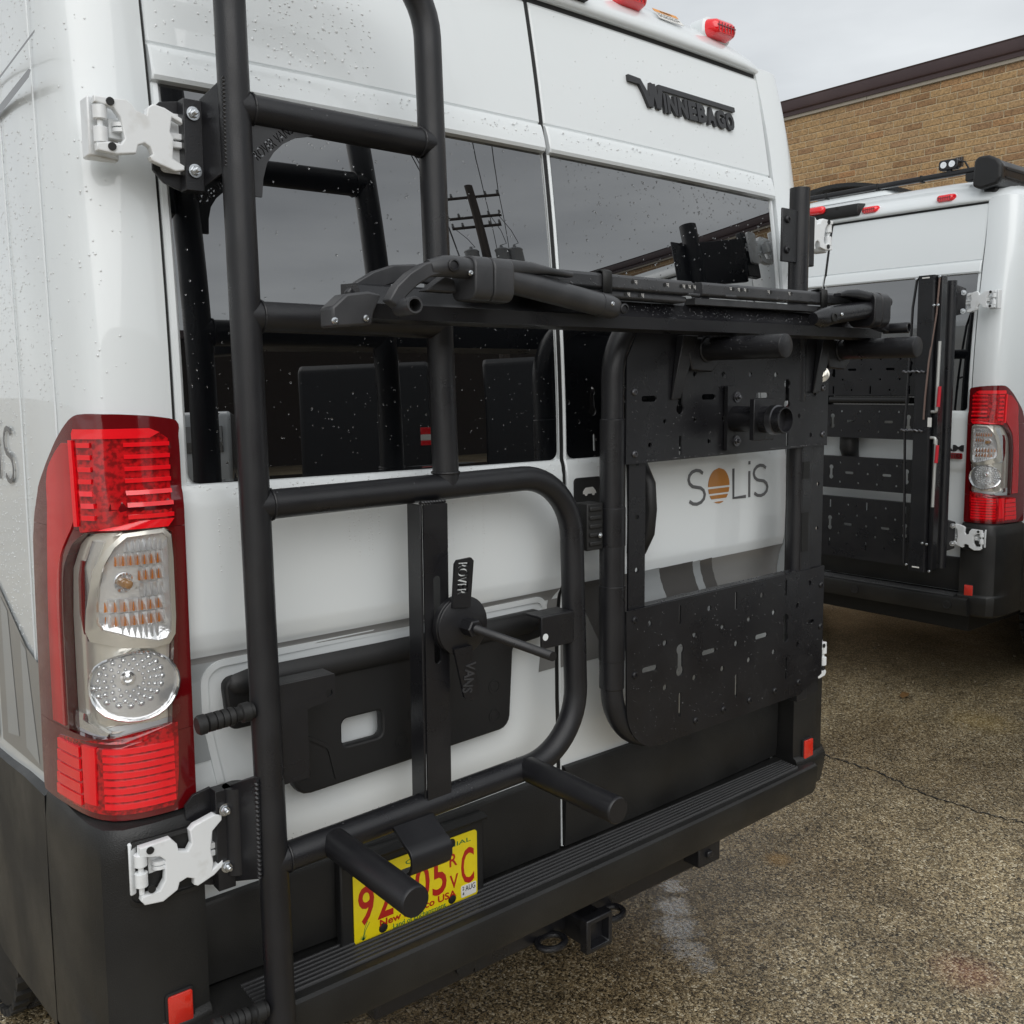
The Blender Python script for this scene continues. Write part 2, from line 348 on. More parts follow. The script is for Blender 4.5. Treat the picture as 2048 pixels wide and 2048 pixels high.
def text_mesh(txt, size=1, extr=.0, off=0, spacing=1, align='LEFT', sx=1, shear=0):
    cu_ = bpy.data.curves.new('txt', 'FONT'); cu_.body = txt; cu_.size = size; cu_.extrude = extr; cu_.offset = off; cu_.space_character = spacing; cu_.align_x = align; cu_.shear = shear; cu_.resolution_u = 3
    o = bpy.data.objects.new('txt', cu_); COL.objects.link(o); dg = bpy.context.evaluated_depsgraph_get(); dg.update()
    me = bpy.data.meshes.new_from_object(o.evaluated_get(dg)); bpy.data.objects.remove(o); bpy.data.curves.remove(cu_)
    if sx != 1: me.transform(Matrix.Diagonal((sx, 1, 1, 1)))
    return me
def fit_mesh(me, x0, y0, x1, y1):
    xs = [v.co.x for v in me.vertices]; ys = [v.co.y for v in me.vertices]
    a, b, c, d = min(xs), max(xs), min(ys), max(ys)
    for v in me.vertices:
        v.co.x = x0+(v.co.x-a)/(b-a)*(x1-x0); v.co.y = y0+(v.co.y-c)/(d-c)*(y1-y0)
    return me
def text_fit(name, txt, box, y, m, parent, extr=.001, off=0, M4=None, yfun=None):
    me = text_mesh(txt, 1, 0, off); fit_mesh(me, *box)
    vs = []; n = len(me.vertices)
    for v in me.vertices: vs.append(v.co.copy())
    # extrude by hand: flat front + back + rim
    import bmesh
    bm = bmesh.new(); bm.from_mesh(me); bmesh.ops.remove_doubles(bm, verts=bm.verts, dist=1e-6)
    if extr > 0:
        g = bmesh.ops.extrude_face_region(bm, geom=bm.faces[:]); bmesh.ops.translate(bm, verts=[q for q in g['geom'] if isinstance(q, bmesh.types.BMVert)], vec=(0, 0, extr))
    bmesh.ops.recalc_face_normals(bm, faces=bm.faces); bm.to_mesh(me); bm.free()
    if yfun:
        for v in me.vertices: x, z, h = v.co; v.co = (x, yfun(x, z)-h, z)
    else: me.transform((M4 if M4 is not None else Matrix.Translation((0, y, 0))) @ XZ)
    me.name = name
    return mesh_obj(name, me, m, parent, ang=30)
def text_loops(txt, box, off=0):
    me = text_mesh(txt, 1, 0, off); fit_mesh(me, *box)
    import bmesh
    bm = bmesh.new(); bm.from_mesh(me); bmesh.ops.remove_doubles(bm, verts=bm.verts, dist=1e-6)
    edges = [e for e in bm.edges if len(e.link_faces) == 1]; nxt = {}
    for e in edges:
        for a, b in ((0, 1), (1, 0)): nxt.setdefault(e.verts[a], []).append(e.verts[b])
    loops, seen = [], set()
    for v in nxt:
        if v in seen: continue
        lp = [v]; seen.add(v); cur, prev = v, None
        while True:
            c = [q for q in nxt[cur] if q is not prev and q not in seen]
            if not c: break
            prev, cur = cur, c[0]; seen.add(cur); lp.append(cur)
        if len(lp) > 2: loops.append([(q.co.x, q.co.y) for q in lp])
    bm.free(); bpy.data.meshes.remove(me)
    return loops
def arc_path(pts, rad, n=8):
    """polyline with rounded inner corners; rad per inner corner or one value"""
    P = [Vector(p) for p in pts]; out = [P[0]]
    for i in range(1, len(P)-1):
        r = rad[i-1] if isinstance(rad, (list, tuple)) else rad
        a = (P[i-1]-P[i]).normalized(); b = (P[i+1]-P[i]).normalized(); th = a.angle(b)
        d = r/math.tan(th/2); p0, p1 = P[i]+a*d, P[i]+b*d; cen = P[i]+(a+b).normalized()*(r/math.sin(th/2))
        u0, u1 = (p0-cen), (p1-cen); tot = u0.angle(u1); ax = u0.cross(u1).normalized()
        for k in range(n+1): out.append(cen + Matrix.Rotation(tot*k/n, 3, ax) @ u0)
    out.append(P[-1]); return out
def bolt(parent, p, d=(0, -1, 0), r=.011, h=.012, m='zinc', washer=True, name='bolt'):
    b = MB(); d = Vector(d).normalized(); p = Vector(p)
    if washer: b.lathe(p, d, [(0, r*1.45), (.003, r*1.45), (.0031, r*1.2)], 18)
    b.lathe(p, d, [(.002, r), (h*.7, r), (h*.7+.001, r*.92)], 6)
    b.lathe(p, d, [(h*.7, r*.55), (h*1.5, r*.55), (h*1.6, r*.4)], 12)
    return b.build(name, m, parent, ang=30)
def button(parent, p, d=(0, -1, 0), r=.007, m='zinc', name='screw'):
    return MB().lathe(p, d, [(0, r), (r*.25, r*.97), (r*.5, r*.75), (r*.55, r*.42), (r*.3, r*.38)], 14).build(name, m, parent, ang=40)

# ---------------------------------------------------------------- van surface description
C0 = .03
LOWP = [(1.48, -.012), (1.462, -.018), (1.44, -.022), (1.30, -.024), (1.215, -.022), (1.195, -.017), (1.16, -.003), (1.12, .003), (1.05, .006), (.92, .005), (.80, .001), (.50, -.002)]
def y0(z):
    if z >= 1.48: t = z-1.48; return -.012+.01*t+.105*t*t
    for (za, ya), (zb, yb) in zip(LOWP, LOWP[1:]):
        if zb <= z <= za: k = (za-z)/(za-zb); k = k*k*(3-2*k); return ya+(yb-ya)*k
    return LOWP[-1][1]
def SY(x, z): return y0(z)+C0*x*x
# plan outline of rear corner (left side, x negative), parametrised by arc length s
PLN = [(-.872, -.002), (-.905, -.006), (-.95, -.004), (-.985, .008), (-1.004, .035), (-1.016, .075), (-1.026, .13), (-1.034, .19), (-1.038, .26), (-1.040, .40), (-1.042, .8), (-1.042, 1.6), (-1.042, 3.2), (-1.03, 5.2)]
PS = [0.0]
for a, b in zip(PLN, PLN[1:]): PS.append(PS[-1]+math.hypot(b[0]-a[0], b[1]-a[1]))
def plan(s):
    for i in range(len(PS)-1):
        if s <= PS[i+1] or i == len(PS)-2:
            h = PS[i+1]-PS[i]; t = (s-PS[i])/h
            p0, p1 = PLN[i], PLN[i+1]
            def tang(j):
                a, b = max(j-1, 0), min(j+1, len(PLN)-1); d = PS[b]-PS[a]
                return ((PLN[b][0]-PLN[a][0])/d, (PLN[b][1]-PLN[a][1])/d)
            m0, m1 = tang(i), tang(i+1)
            if t < 0: return (p0[0]+m0[0]*(s-PS[i]), p0[1]+m0[1]*(s-PS[i]))
            h00, h10, h01, h11 = 2*t**3-3*t*t+1, t**3-2*t*t+t, -2*t**3+3*t*t, t**3-t*t
            return tuple(h00*p0[k]+h10*h*m0[k]+h01*p1[k]+h11*h*m1[k] for k in (0, 1))
def body(s, z, side=-1, off=0):
    """point on the rear corner / side skin; side -1 = left, +1 = right; off outwards"""
    x, y = plan(s); e = .003; xa, ya = plan(s+e); tx, ty = xa-x, ya-y; L = math.hypot(tx, ty); nx, ny = ty/L, -tx/L
    if nx*(-1)+ny*(-1) < 0: nx, ny = -nx, -ny
    x += nx*off; y += ny*off
    dy = max(0, y0(z)+.02) if z > 1.4 else 0
    k = max(0, (z-2.25)/.3); x = x*(1-.02*k*k); y += dy
    return (x if side < 0 else -x, y, z)
def spatch(name, rows, side, off, m, parent, ncol=10, th=0, **pr):
    """rows of (z, s0, s1) -> skin patch on the corner surface; th closes it backwards"""
    b = MB(); g = []
    for z, a, c in rows: g.append([body(a+(c-a)*i/ncol, z, side, off) for i in range(ncol+1)])
    n = len(rows); w_ = ncol+1
    b.add([p for r in g for p in r], [(i*w_+k, i*w_+k+1, (i+1)*w_+k+1, (i+1)*w_+k) for i in range(n-1) for k in range(ncol)])
    if th:
        ring = [(rows[0][0], rows[0][1]+(rows[0][2]-rows[0][1])*i/ncol) for i in range(ncol+1)] + [(z, c) for z, a, c in rows[1:]] + \
               [(rows[-1][0], rows[-1][2]+(rows[-1][1]-rows[-1][2])*i/ncol) for i in range(1, ncol+1)] + [(z, a) for z, a, c in rows[-2:0:-1]]
        f = [body(s_, z, side, off) for z, s_ in ring]; k = [body(s_, z, side, off-th) for z, s_ in ring]; mm = len(ring)
        b.add(f+k, [(i, (i+1) % mm, mm+(i+1) % mm, mm+i) for i in range(mm)])
    return b.build(name, m, parent, fix=True, ang=30, **pr)
def refine(rows, k=4):
    out = []; n = len(rows)
    for i in range(n-1):
        p0, p1, p2, p3 = rows[max(i-1, 0)], rows[i], rows[i+1], rows[min(i+2, n-1)]
        for q in range(k):
            t = q/k; v = []
            for c in (1, 2):
                def sl(a, b): return (b[c]-a[c])/((b[0]-a[0]) or -1e-6)
                h = p2[0]-p1[0]; m1, m2 = sl(p0, p2), sl(p1, p3)
                if i == 0: m1 = sl(p1, p2)
                if i == n-2: m2 = sl(p1, p2)
                v.append((2*t**3-3*t*t+1)*p1[c]+(t**3-2*t*t+t)*h*m1+(-2*t**3+3*t*t)*p2[c]+(t**3-t*t)*h*m2)
            out.append((p1[0]+(p2[0]-p1[0])*t, v[0], v[1]))
    out.append(rows[-1]); return out
def dpatch(name, quad, off, m, parent, nx=10, nz=6, **pr):
    """patch on the door skin; quad = 4 (x,z) corners: bl, br, tr, tl"""
    b = MB(); vs = []
    for j in range(nz+1):
        v = j/nz
        for i in range(nx+1):
            u = i/nx; x = (1-v)*((1-u)*quad[0][0]+u*quad[1][0])+v*((1-u)*quad[3][0]+u*quad[2][0]); z = (1-v)*((1-u)*quad[0][1]+u*quad[1][1])+v*((1-u)*quad[3][1]+u*quad[2][1])
            vs.append((x, SY(x, z)+off, z))
    w_ = nx+1
    b.add(vs, [(j*w_+i, j*w_+i+1, (j+1)*w_+i+1, (j+1)*w_+i) for j in range(nz) for i in range(nx)])
    return b.build(name, m, parent, **pr)
def ribbon(path, wd, mb, h0, h1, yfun, closed=False):
    """flat stroke along (x,z) path, width wd, standing h0..h1 proud of yfun"""
    n = len(path); Lf, Rt = [], []
    for i in range(n):
        a = path[(i-1) % n] if closed or i > 0 else path[i]; c = path[(i+1) % n] if closed or i < n-1 else path[i]
        tx, tz = c[0]-a[0], c[1]-a[1]; L = math.hypot(tx, tz) or 1; nx_, nz_ = -tz/L*wd/2, tx/L*wd/2
        Lf.append((path[i][0]+nx_, path[i][1]+nz_)); Rt.append((path[i][0]-nx_, path[i][1]-nz_))
    P = lambda q, h: (q[0], yfun(*q)-h, q[1])
    rings = [[P(l, h0), P(l, h1), P(r, h1), P(r, h0)] for l, r in zip(Lf, Rt)]
    if closed: rings.append(rings[0])
    mb.loft(rings, caps=not closed)
def s_curve(x0, z0, x1, z1, n=9):
    """letter S as a stroke in a box"""
    cx, w_, h = (x0+x1)/2, (x1-x0)/2, (z1-z0); rt = h*.25; P = []
    for i in range(n): a = R(35+ (270-35)*i/(n-1)); P.append((cx+w_*.92*math.cos(a), z1-rt+rt*math.sin(a)))
    for i in range(1, n): a = R(90-(90+145)*i/(n-1)); P.append((cx+w_*math.cos(a), z0+rt+rt*math.sin(a)))
    return P
def droplets(name, pts, parent, m_='water', **pr):
    """pts: (point, normal, radius)"""
    b = MB()
    for p, n, r in pts:
        n = Vector(n).normalized(); p = Vector(p); ref = Vector((0, 0, 1)) if abs(n.z) < .9 else Vector((1, 0, 0)); u = n.cross(ref).normalized(); v = n.cross(u)
        st = random.uniform(.85, 1.35); k = 6; vs = []
        for rr, hh in ((1, 0), (.72, .38)):
            for i in range(k):
                a = 2*math.pi*i/k; vs.append(p+u*(math.cos(a)*rr*r)+v*(math.sin(a)*rr*r*st)+n*(hh*r))
        vs.append(p+n*(.5*r))
        b.add(vs, [(i, (i+1) % k, k+(i+1) % k, k+i) for i in range(k)]+[(k+i, k+(i+1) % k, 2*k) for i in range(k)])
    return b.build(name, m_, parent, fix=False, ang=180, kind='stuff', **pr)

# ---------------------------------------------------------------- ground
gb = MB(); gb.add([(-150, -150, 0), (250, -150, 0), (250, 250, 0), (-150, 250, 0)], [(0, 1, 2, 3)])
ground = gb.build('ground', 'wet_asphalt', smooth=False, kind='structure')
rng = random.Random(3)
cb = MB(); prev = None
key = [(2.36, 1.05), (2.228, .70), (2.234, .49), (2.174, .233), (2.171, 0), (2.211, -.138), (2.25, -.5), (2.2, -1.0)]
pts = []
for (x1, y1), (x2, y2) in zip(key, key[1:]):
    for i in range(14):
        t = i/14; pts.append((x1+(x2-x1)*t+rng.uniform(-.012, .012), y1+(y2-y1)*t))
vs = []
for x, y in pts:
    w_ = rng.uniform(.002, .0065); vs += [(x-w_, y, .003), (x+w_, y, .003)]
cb.add(vs, [(2*i, 2*i+1, 2*i+3, 2*i+2) for i in range(len(pts)-1)])
mat('crack_dark', (.012, .011, .010), .7)
cb.build('crack', 'crack_dark', ground, smooth=False)
mat('pebble', (.30, .25, .17), .6, var=(60, (.06, .05, .04), .4, .7)); mat('leaf', (.16, .085, .03), .55)
pb = MB(); rs = random.Random(17)
for _ in range(420):
    x, y = rs.uniform(.3, 4.6), rs.uniform(-1.0, 1.6); r_ = rs.uniform(.0025, .0075); a0 = rs.random()*6
    ring = lambda k, z: [(x+math.cos(a0+i*1.257)*r_*k*(1+.25*math.sin(i*2.1+a0)), y+math.sin(a0+i*1.257)*r_*k, z) for i in range(5)]
    pb.loft([ring(1, 0), ring(.9, r_*.55), ring(.4, r_*.85)])
pb.build('pebbles', 'pebble', ground, kind='stuff')
lf = MB(); lf.add([(3.22, .90, .006), (3.25, .885, .016), (3.29, .90, .020), (3.305, .925, .008), (3.27, .93, .022), (3.235, .925, .012)], [(0, 1, 4, 5), (1, 2, 4), (2, 3, 4)]); lf.build('fallen_leaf', 'leaf', ground, smooth=False)
# ---------------------------------------------------------------- vans
def frange(a, b, n): return [a+(b-a)*i/n for i in range(n+1)]
DZ = sorted(set([.56, .564, .60, .66, .72, .76, .80, .86, .92, .98, 1.04, 1.08, 1.10, 1.12, 1.14, 1.16, 1.17, 1.18, 1.19, 1.20, 1.21, 1.22, 1.24, 1.30, 1.36, 1.40, 1.42, 1.435, 1.445, 1.455, 1.463, 1.470, 1.4755, 1.479] + frange(1.50, 2.13, 14) + [2.150, 2.155, 2.159, 2.166, 2.178, 2.19, 2.203, 2.212, 2.218, 2.2205, 2.2235, 2.226, 2.232, 2.26, 2.32, 2.38, 2.44, 2.48, 2.495, 2.501, 2.505]))
def door_e(x, z, xa, xb):
    if xa < x < xb and 1.477 < z < 2.157: return .010
    if z >= 2.155 and z < 2.2205:
        for (za, ea), (zb, eb) in zip([(2.155, 0), (2.159, -.009), (2.166, -.013), (2.19, -.011), (2.212, -.007), (2.2205, -.003)], [(2.159, -.009), (2.166, -.013), (2.19, -.011), (2.212, -.007), (2.2205, -.003), (2.24, 0)]):
            if za <= z <= zb: return ea+(eb-ea)*(z-za)/(zb-za)
    if abs(z-2.2205) < .0005: return .004
    if abs(z-2.2235) < .0005: return .003
    if z > 2.5: return .004
    return 0
def build_door(side, parent):
    if side < 0: x0, x1, xa, xb = -.864, -.010, -.8505, -.0130
    else: x0, x1, xa, xb = .004, .864, .0115, .8505
    eps = .002
    xs = [x0, x0+.003] + [xa-eps, xa+eps] + frange(xa+.02, xb-.02, 22) + [xb-eps, xb+eps] + [x1-.003, x1]
    xs = sorted(set(xs)); b = MB(); nx_ = len(xs); nz_ = len(DZ); vs = []
    for z in DZ:
        for i, x in enumerate(xs):
            e = door_e(x, z, xa, xb)
            if i in (0, nx_-1): e += .003
            vs.append((x, SY(x, z)+e, z))
    fs = [(j*nx_+i, j*nx_+i+1, (j+1)*nx_+i+1, (j+1)*nx_+i) for j in range(nz_-1) for i in range(nx_-1)]
    ring = [i for i in range(nx_)] + [j*nx_+nx_-1 for j in range(1, nz_)] + [(nz_-1)*nx_+i for i in range(nx_-2, -1, -1)] + [j*nx_ for j in range(nz_-2, 0, -1)]
    n0 = len(vs)
    for k in ring: p = vs[k]; vs.append((p[0], p[1]+.035, p[2]))
    m_ = len(ring); fs += [(ring[k], ring[(k+1) % m_], n0+(k+1) % m_, n0+k) for k in range(m_)]
    b.add(vs, fs)
    d = b.build('rear_door', 'white_paint', parent, ang=28)
    # window pane with rounded lower corners
    b = MB(); za, zb = 1.4775, 2.1565; r = .02; rows = frange(za, za+r, 6) + frange(za+.04, zb, 16); vs = []; n = 20
    for z in rows:
        ins = 0
        if z < za+r: ins = r-math.sqrt(max(0, r*r-(za+r-z)**2))
        l_, r_ = xa+.003+ins, xb-.003-ins
        for i in range(n+1):
            x = l_+(r_-l_)*i/n; vs.append((x, SY(x, z)+.004, z))
    w_ = n+1; b.add(vs, [(j*w_+i, j*w_+i+1, (j+1)*w_+i+1, (j+1)*w_+i) for j in range(len(rows)-1) for i in range(n)])
    b.build('window_pane', 'glass_tint', d, ang=60)
    return d

HINGE = [(-.99, 2.0856), (-.9416, 2.0874), (-.9336, 2.082), (-.9284, 2.0741), (-.9119, 2.0692), (-.91, 2.0805), (-.9012, 2.0881), (-.8827, 2.0851), (-.8556, 2.0728), (-.8545, 2.0645), (-.8718, 2.0716), (-.8756, 2.0499), (-.8703, 2.0395), (-.8731, 2.0081), (-.8544, 1.9993), (-.8547, 1.9921), (-.8696, 1.9887), (-.9066, 2.0006), (-.9092, 2.0059), (-.9047, 2.0107), (-.9085, 2.0213), (-.9167, 2.0256), (-.9267, 2.0213), (-.9301, 2.0084), (-.9593, 2.0029), (-.9887, 2.0055), (-.9895, 2.0161), (-.9692, 2.0205), (-.9531, 2.0188), (-.9471, 2.0279), (-.9525, 2.0597), (-.9614, 2.0718), (-.968, 2.0733), (-.9905, 2.0762)]
HINGE_LOW = [(-.9833, .8958), (-.9324, .8972), (-.9222, .8845), (-.9197, .8709), (-.9044, .866), (-.8977, .8768), (-.8998, .9001), (-.8917, .9073), (-.8562, .9164), (-.8435, .911), (-.8438, .9029), (-.8606, .8882), (-.8651, .8568), (-.8613, .8325), (-.8634, .82), (-.8451, .8306), (-.8438, .8218), (-.8606, .8092), (-.8899, .7993), (-.8961, .8031), (-.8956, .8143), (-.9079, .8201), (-.9206, .8163), (-.9242, .8046), (-.9492, .7924), (-.9791, .7966), (-.9846, .8049), (-.9828, .8122), (-.9543, .8134), (-.9446, .8277), (-.9416, .8618), (-.9517, .8715), (-.984, .8803)]
def build_hinge(side, parent, dz, y, low=False):
    """white cast hinge; HINGE outline is the upper left one"""
    h = MB(); sx = 1 if side < 0 else -1
    o = plate('hinge', [(sx*x, z) for x, z in HINGE_LOW] if low else [(sx*x, z+dz) for x, z in HINGE], [], y, .016, 'white_hinge', parent, bevel=.002)
    X = lambda x: sx*x
    b = MB()
    for za, zb in ((2.053, 2.0745), (2.018, 2.0425)): b.lathe((X(-.980), y+.002, za+dz), (0, 0, 1), [(0, .009), (.001, .0105), (zb-za-.001, .0105), (zb-za, .009)], 16)
    b.cyl((X(-.980), y+.002, 2.005+dz), (X(-.980), y+.002, 2.086+dz), .0045, 10)
    b.build('barrel', 'white_hinge', o)
    for zc, w_ in ((2.047, .010), (2.034, .010)):
        MB().loft([[(X(-.875), y+.006, zc-w_/2+dz), (X(-.875), y+.016, zc-w_/2+dz), (X(-.875), y+.016, zc+w_/2+dz), (X(-.875), y+.006, zc+w_/2+dz)], [(X(-.842), y+.004, zc-w_/2+dz), (X(-.842), y+.014, zc-w_/2+dz), (X(-.842), y+.014, zc+w_/2+dz), (X(-.842), y+.004, zc+w_/2+dz)]]).build('prong', 'white_hinge', o, bevel=.0015)
    for zc in (2.050, 2.042): MB().lathe((X(-.948), y+.008, zc-.003+dz), (0, 0, 1), [(0, .013), (.006, .013)], 14).build('washer', 'white_hinge', o)
    MB().box((min(X(-.965), X(-.93)), y+.012, 2.03+dz), (max(X(-.965), X(-.93)), y+.03, 2.06+dz)).build('knuckle', 'white_hinge', o, bevel=.0015)
    # leaf bolted to the door, behind
    plate('leaf', [(X(x), z+dz) for x, z in rrect(-.885, 1.990, -.843, 2.085, .008)], [], y+.020, .008, 'white_hinge', o)
    # leaf on the pillar
    b = MB(); b.hexa([(X(-.995), y+.012, 2.0+dz), (X(-.945), y+.030, 2.0+dz), (X(-.945), y+.05, 2.0+dz), (X(-.995), y+.05, 2.0+dz), (X(-.995), y+.012, 2.09+dz), (X(-.945), y+.030, 2.09+dz), (X(-.945), y+.05, 2.09+dz), (X(-.995), y+.05, 2.09+dz)])
    b.build('pillar_leaf', 'white_hinge', o, bevel=.003)
    for zc in (2.080, 2.013): MB().cyl((X(-.967), y-.0105, zc+dz), (X(-.967), y-.006, zc+dz), .0062, 12).build('plug', 'rubber', o)
    return o

def build_lamp(side, parent):
    BO = .020
    base = spatch('tail_lamp', refine([(1.6025, .120, .128), (1.601, .085, .141), (1.597, .04, .151), (1.589, .004, .163), (1.563, .001, .195), (1.535, 0, .224), (1.512, 0, .247), (1.476, 0, .279), (1.437, 0, .303), (1.4135, 0, .313)]), side, BO, 'lamp_bezel', parent, ncol=22, th=.04)
    spatch('bezel', [(1.0635, 0, .335), (.985, 0, .338), (.937, 0, .339), (.925, .0, .335)], side, BO, 'lamp_bezel', base, 22, .04)
    spatch('bezel', [(1.413, 0, .034), (1.404, 0, .0235), (1.36, 0, .0225), (1.26, 0, .0245), (1.128, 0, .033), (1.085, 0, .0355), (1.0640, 0, .0365)], side, BO, 'lamp_bezel', base, 4, .04)
    spatch('bezel', refine([(1.413, .135, .313), (1.40, .156, .316), (1.385, .174, .321), (1.343, .202, .325), (1.261, .212, .330), (1.128, .213, .334), (1.0640, .213, .335)]), side, BO, 'lamp_bezel', base, 10, .04)
    P = lambda n, rows, off, m, nc=12, th=.008: spatch(n, rows, side, off, m, base, nc, th)
    # upper red block
    P('red_lens', [(1.578, .05, .145), (1.571, .034, .148), (1.56, .021, .152), (1.50, .021, .152), (1.422, .022, .150), (1.413, .08, .149), (1.410, .13, .147)], .0222, 'lamp_red_cell')
    P('side_red_lens', refine([(1.555, .160, .178), (1.536, .160, .204), (1.505, .160, .233), (1.43, .160, .247), (1.367, .205, .255), (1.30, .218, .262), (1.20, .222, .268), (1.07, .222, .270)]), .0225, 'lamp_red_side', 10)
    for k in range(7):
        z = 1.552-.0195*k
        P('lens_rib', [(z+.0035, .021, .086), (z-.0035, .021, .086)], .0262, 'lamp_red', 8, .006)
        P('lens_rib', [(z+.004, .122, .140), (z-.004, .122, .140)], .0262, 'lamp_red', 4, .006)
    P('lens_rib', [(1.578, .05, .145), (1.571, .034, .148), (1.562, .05, .148)], .0262, 'lamp_red', 10, .006)
    P('lens_rib', [(1.428, .021, .07), (1.415, .03, .12), (1.4105, .12, .147)], .0262, 'lamp_red', 10, .006)
    P('lens_rib', [(1.56, .149, .156), (1.42, .149, .156)], .0262, 'lamp_red', 3, .006)
    # silver housing
    P('reflector_housing', [(1.413, .035, .06), (1.408, .024, .130), (1.400, .022, .155), (1.385, .022, .173), (1.343, .023, .201), (1.261, .025, .210), (1.128, .034, .211), (1.085, .036, .211), (1.07, .115, .211), (1.064, .145, .200)], .0035, 'lamp_beige', 16, 0)
    P('inner_red_strip', [(1.36, .158, .170), (1.33, .162, .180), (1.27, .165, .182), (1.235, .165, .172)], .0070, 'lamp_red_dark', 4, .004)
    P('chrome_rim', [(1.395, .118, .138), (1.35, .136, .158), (1.30, .142, .160), (1.25, .150, .166), (1.225, .130, .160)], .0090, 'chrome', 4, .006)
    # indicator: frame ring and faceted bowl
    out = [(.094, 1.408), (.035, 1.412), (.025, 1.400), (.023, 1.36), (.023, 1.26), (.025, 1.231), (.034, 1.216), (.061, 1.213), (.10, 1.219), (.141, 1.229), (.150, 1.245), (.146, 1.28), (.139, 1.31), (.130, 1.35), (.115, 1.381)]
    inn = [(.089, 1.402), (.038, 1.405), (.030, 1.395), (.0295, 1.36), (.0295, 1.262), (.031, 1.236), (.037, 1.226), (.05, 1.224), (.09, 1.236), (.122, 1.250), (.128, 1.262), (.127, 1.29), (.124, 1.32), (.117, 1.355), (.104, 1.386)]
    b = MB(); B_ = lambda q, o: body(q[0], q[1], side, o)
    b.loft([[B_(q, .003) for q in out], [B_(q, .021) for q in out], [B_(q, .022) for q in inn], [B_(q, .006) for q in inn]], caps=False)
    b.build('indicator_frame', 'lamp_beige', base, ang=50)
    ctr = (.078, 1.315); b = MB(); rings = []
    for k, dpt in ((1.0, .016), (.85, .010), (.6, .0075), (.4, .0066), (.2, .006), (.02, .006)):
        rings.append([B_((ctr[0]+(q[0]-ctr[0])*k, ctr[1]+(q[1]-ctr[1])*k), dpt) for q in inn])
    b.loft(rings, caps=False); b.build('indicator_bowl', 'chrome_rough', base, ang=20)
    for zc, lo, hi in ((1.388, .034, .094), (1.364, .034, .106), (1.338, .034, .074), (1.312, .034, .074), (1.288, .034, .122), (1.264, .034, .122), (1.243, .046, .104)):
        n = 7 if hi > .08 else 4; bb = MB(); ba = MB()
        for i in range(n):
            s0 = lo+(hi-lo)*i/n; s1 = lo+(hi-lo)*(i+.92)/n; sm = (s0+s1)/2
            bb.loft([[B_((s0, zc-.0115), .009), B_((sm, zc-.0115), .0165), B_((s1, zc-.0115), .009)], [B_((s0, zc+.0095), .0085), B_((sm, zc+.0115), .0125), B_((s1, zc+.0095), .0085)]])
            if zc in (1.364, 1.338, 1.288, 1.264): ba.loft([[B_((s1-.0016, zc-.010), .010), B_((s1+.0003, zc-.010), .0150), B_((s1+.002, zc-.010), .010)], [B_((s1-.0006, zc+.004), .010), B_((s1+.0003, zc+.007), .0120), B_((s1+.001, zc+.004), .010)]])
        bb.build('facet_row', 'chrome_rough', base, ang=15)
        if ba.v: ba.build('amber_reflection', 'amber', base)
    p = Vector(B_((.096, 1.326), .007)); q = Vector(B_((.088, 1.324), .028))
    bb = MB(); bb.lathe(p, q-p, [(0, .017), (.004, .017), (.0045, .013), (.001, .0125)], 16); bb.build('bulb_socket', 'chrome', base)
    bb = MB(); bb.lathe(p, q-p, [(0, .008), (.012, .009), (.019, .007), (.022, .002)], 12); bb.build('bulb', 'bulb_glass', base)
    # reverse lamp: tilted disc with lens dots
    c = (.084, 1.153); b = MB(); N_ = 28
    ring = lambda k, o: [B_((c[0]+.0615*k*math.cos(2*math.pi*i/N_), c[1]+.0600*k*math.sin(2*math.pi*i/N_)), o) for i in range(N_)]
    b.loft([ring(1.0, .003), ring(1.0, .026), ring(.96, .028), ring(.92, .0265), ring(.92, .0215)], caps=False); b.build('reverse_rim', 'chrome', base, ang=40)
    b = MB(); b.loft([ring(.93, .0215), ring(.7, .0225), ring(.4, .0225), ring(.25, .021), ring(.02, .020)], caps=False); b.build('reverse_bowl', 'chrome_rough', base, ang=60)
    b = MB()
    for k, cnt, rr in ((.32, 14, .0032), (.45, 16, .0040), (.58, 18, .0050), (.72, 20, .0062)):
        for i in range(cnt):
            a = 2*math.pi*i/cnt
            cs, cz = c[0]+.010+.0615*k*math.cos(a), c[1]+.012+.0600*k*math.sin(a)
            if math.hypot((cs-c[0])/.0615, (cz-c[1])/.06) > .86: continue
            p = Vector(B_((cs, cz), .0225)); q = Vector(B_((cs, cz), .03))
            b.lathe(p, q-p, [(0, rr), (rr*.45, rr*.82), (rr*.75, rr*.45), (rr*.85, rr*.05)], 8)
    b.build('lens_dots', 'chrome', base, ang=60)
    p = Vector(B_((c[0]+.012, c[1]+.016), .021)); q = Vector(B_((c[0]+.012, c[1]+.016), .04))
    MB().lathe(p, q-p, [(0, .013), (.005, .012), (.006, .008), (.002, .0075), (.003, .004), (.008, .003)], 14).build('reverse_bulb', 'chrome', base)
    P('chrome_foot', [(1.098, .170, .205), (1.085, .165, .209), (1.072, .125, .210), (1.064, .13, .203)], .0105, 'chrome', 6, .008)
    # lower red block
    P('lower_red_lens', [(1.079, .028, .04), (1.068, .028, .115), (1.058, .028, .160), (1.048, .028, .25), (1.0, .029, .262), (.945, .033, .266), (.936, .04, .262)], .0222, 'lamp_red_cell', 18)
    rg = random.Random(5)
    for k in range(8):
        z = 1.045-.0135*k
        P('lower_rib', [(z+.0045, .036, .128), (z+.001, .036, .128), (z-.0045, .036, .128)], .0250+.0006*(k % 2), 'lamp_red', 14, .005)
    for k in range(5):
        z = 1.035-.021*k
        P('side_rib', [(z+.0085, .176, .250+.003*k), (z-.0085, .176, .250+.003*k)], .0255, 'lamp_red', 8, .005)
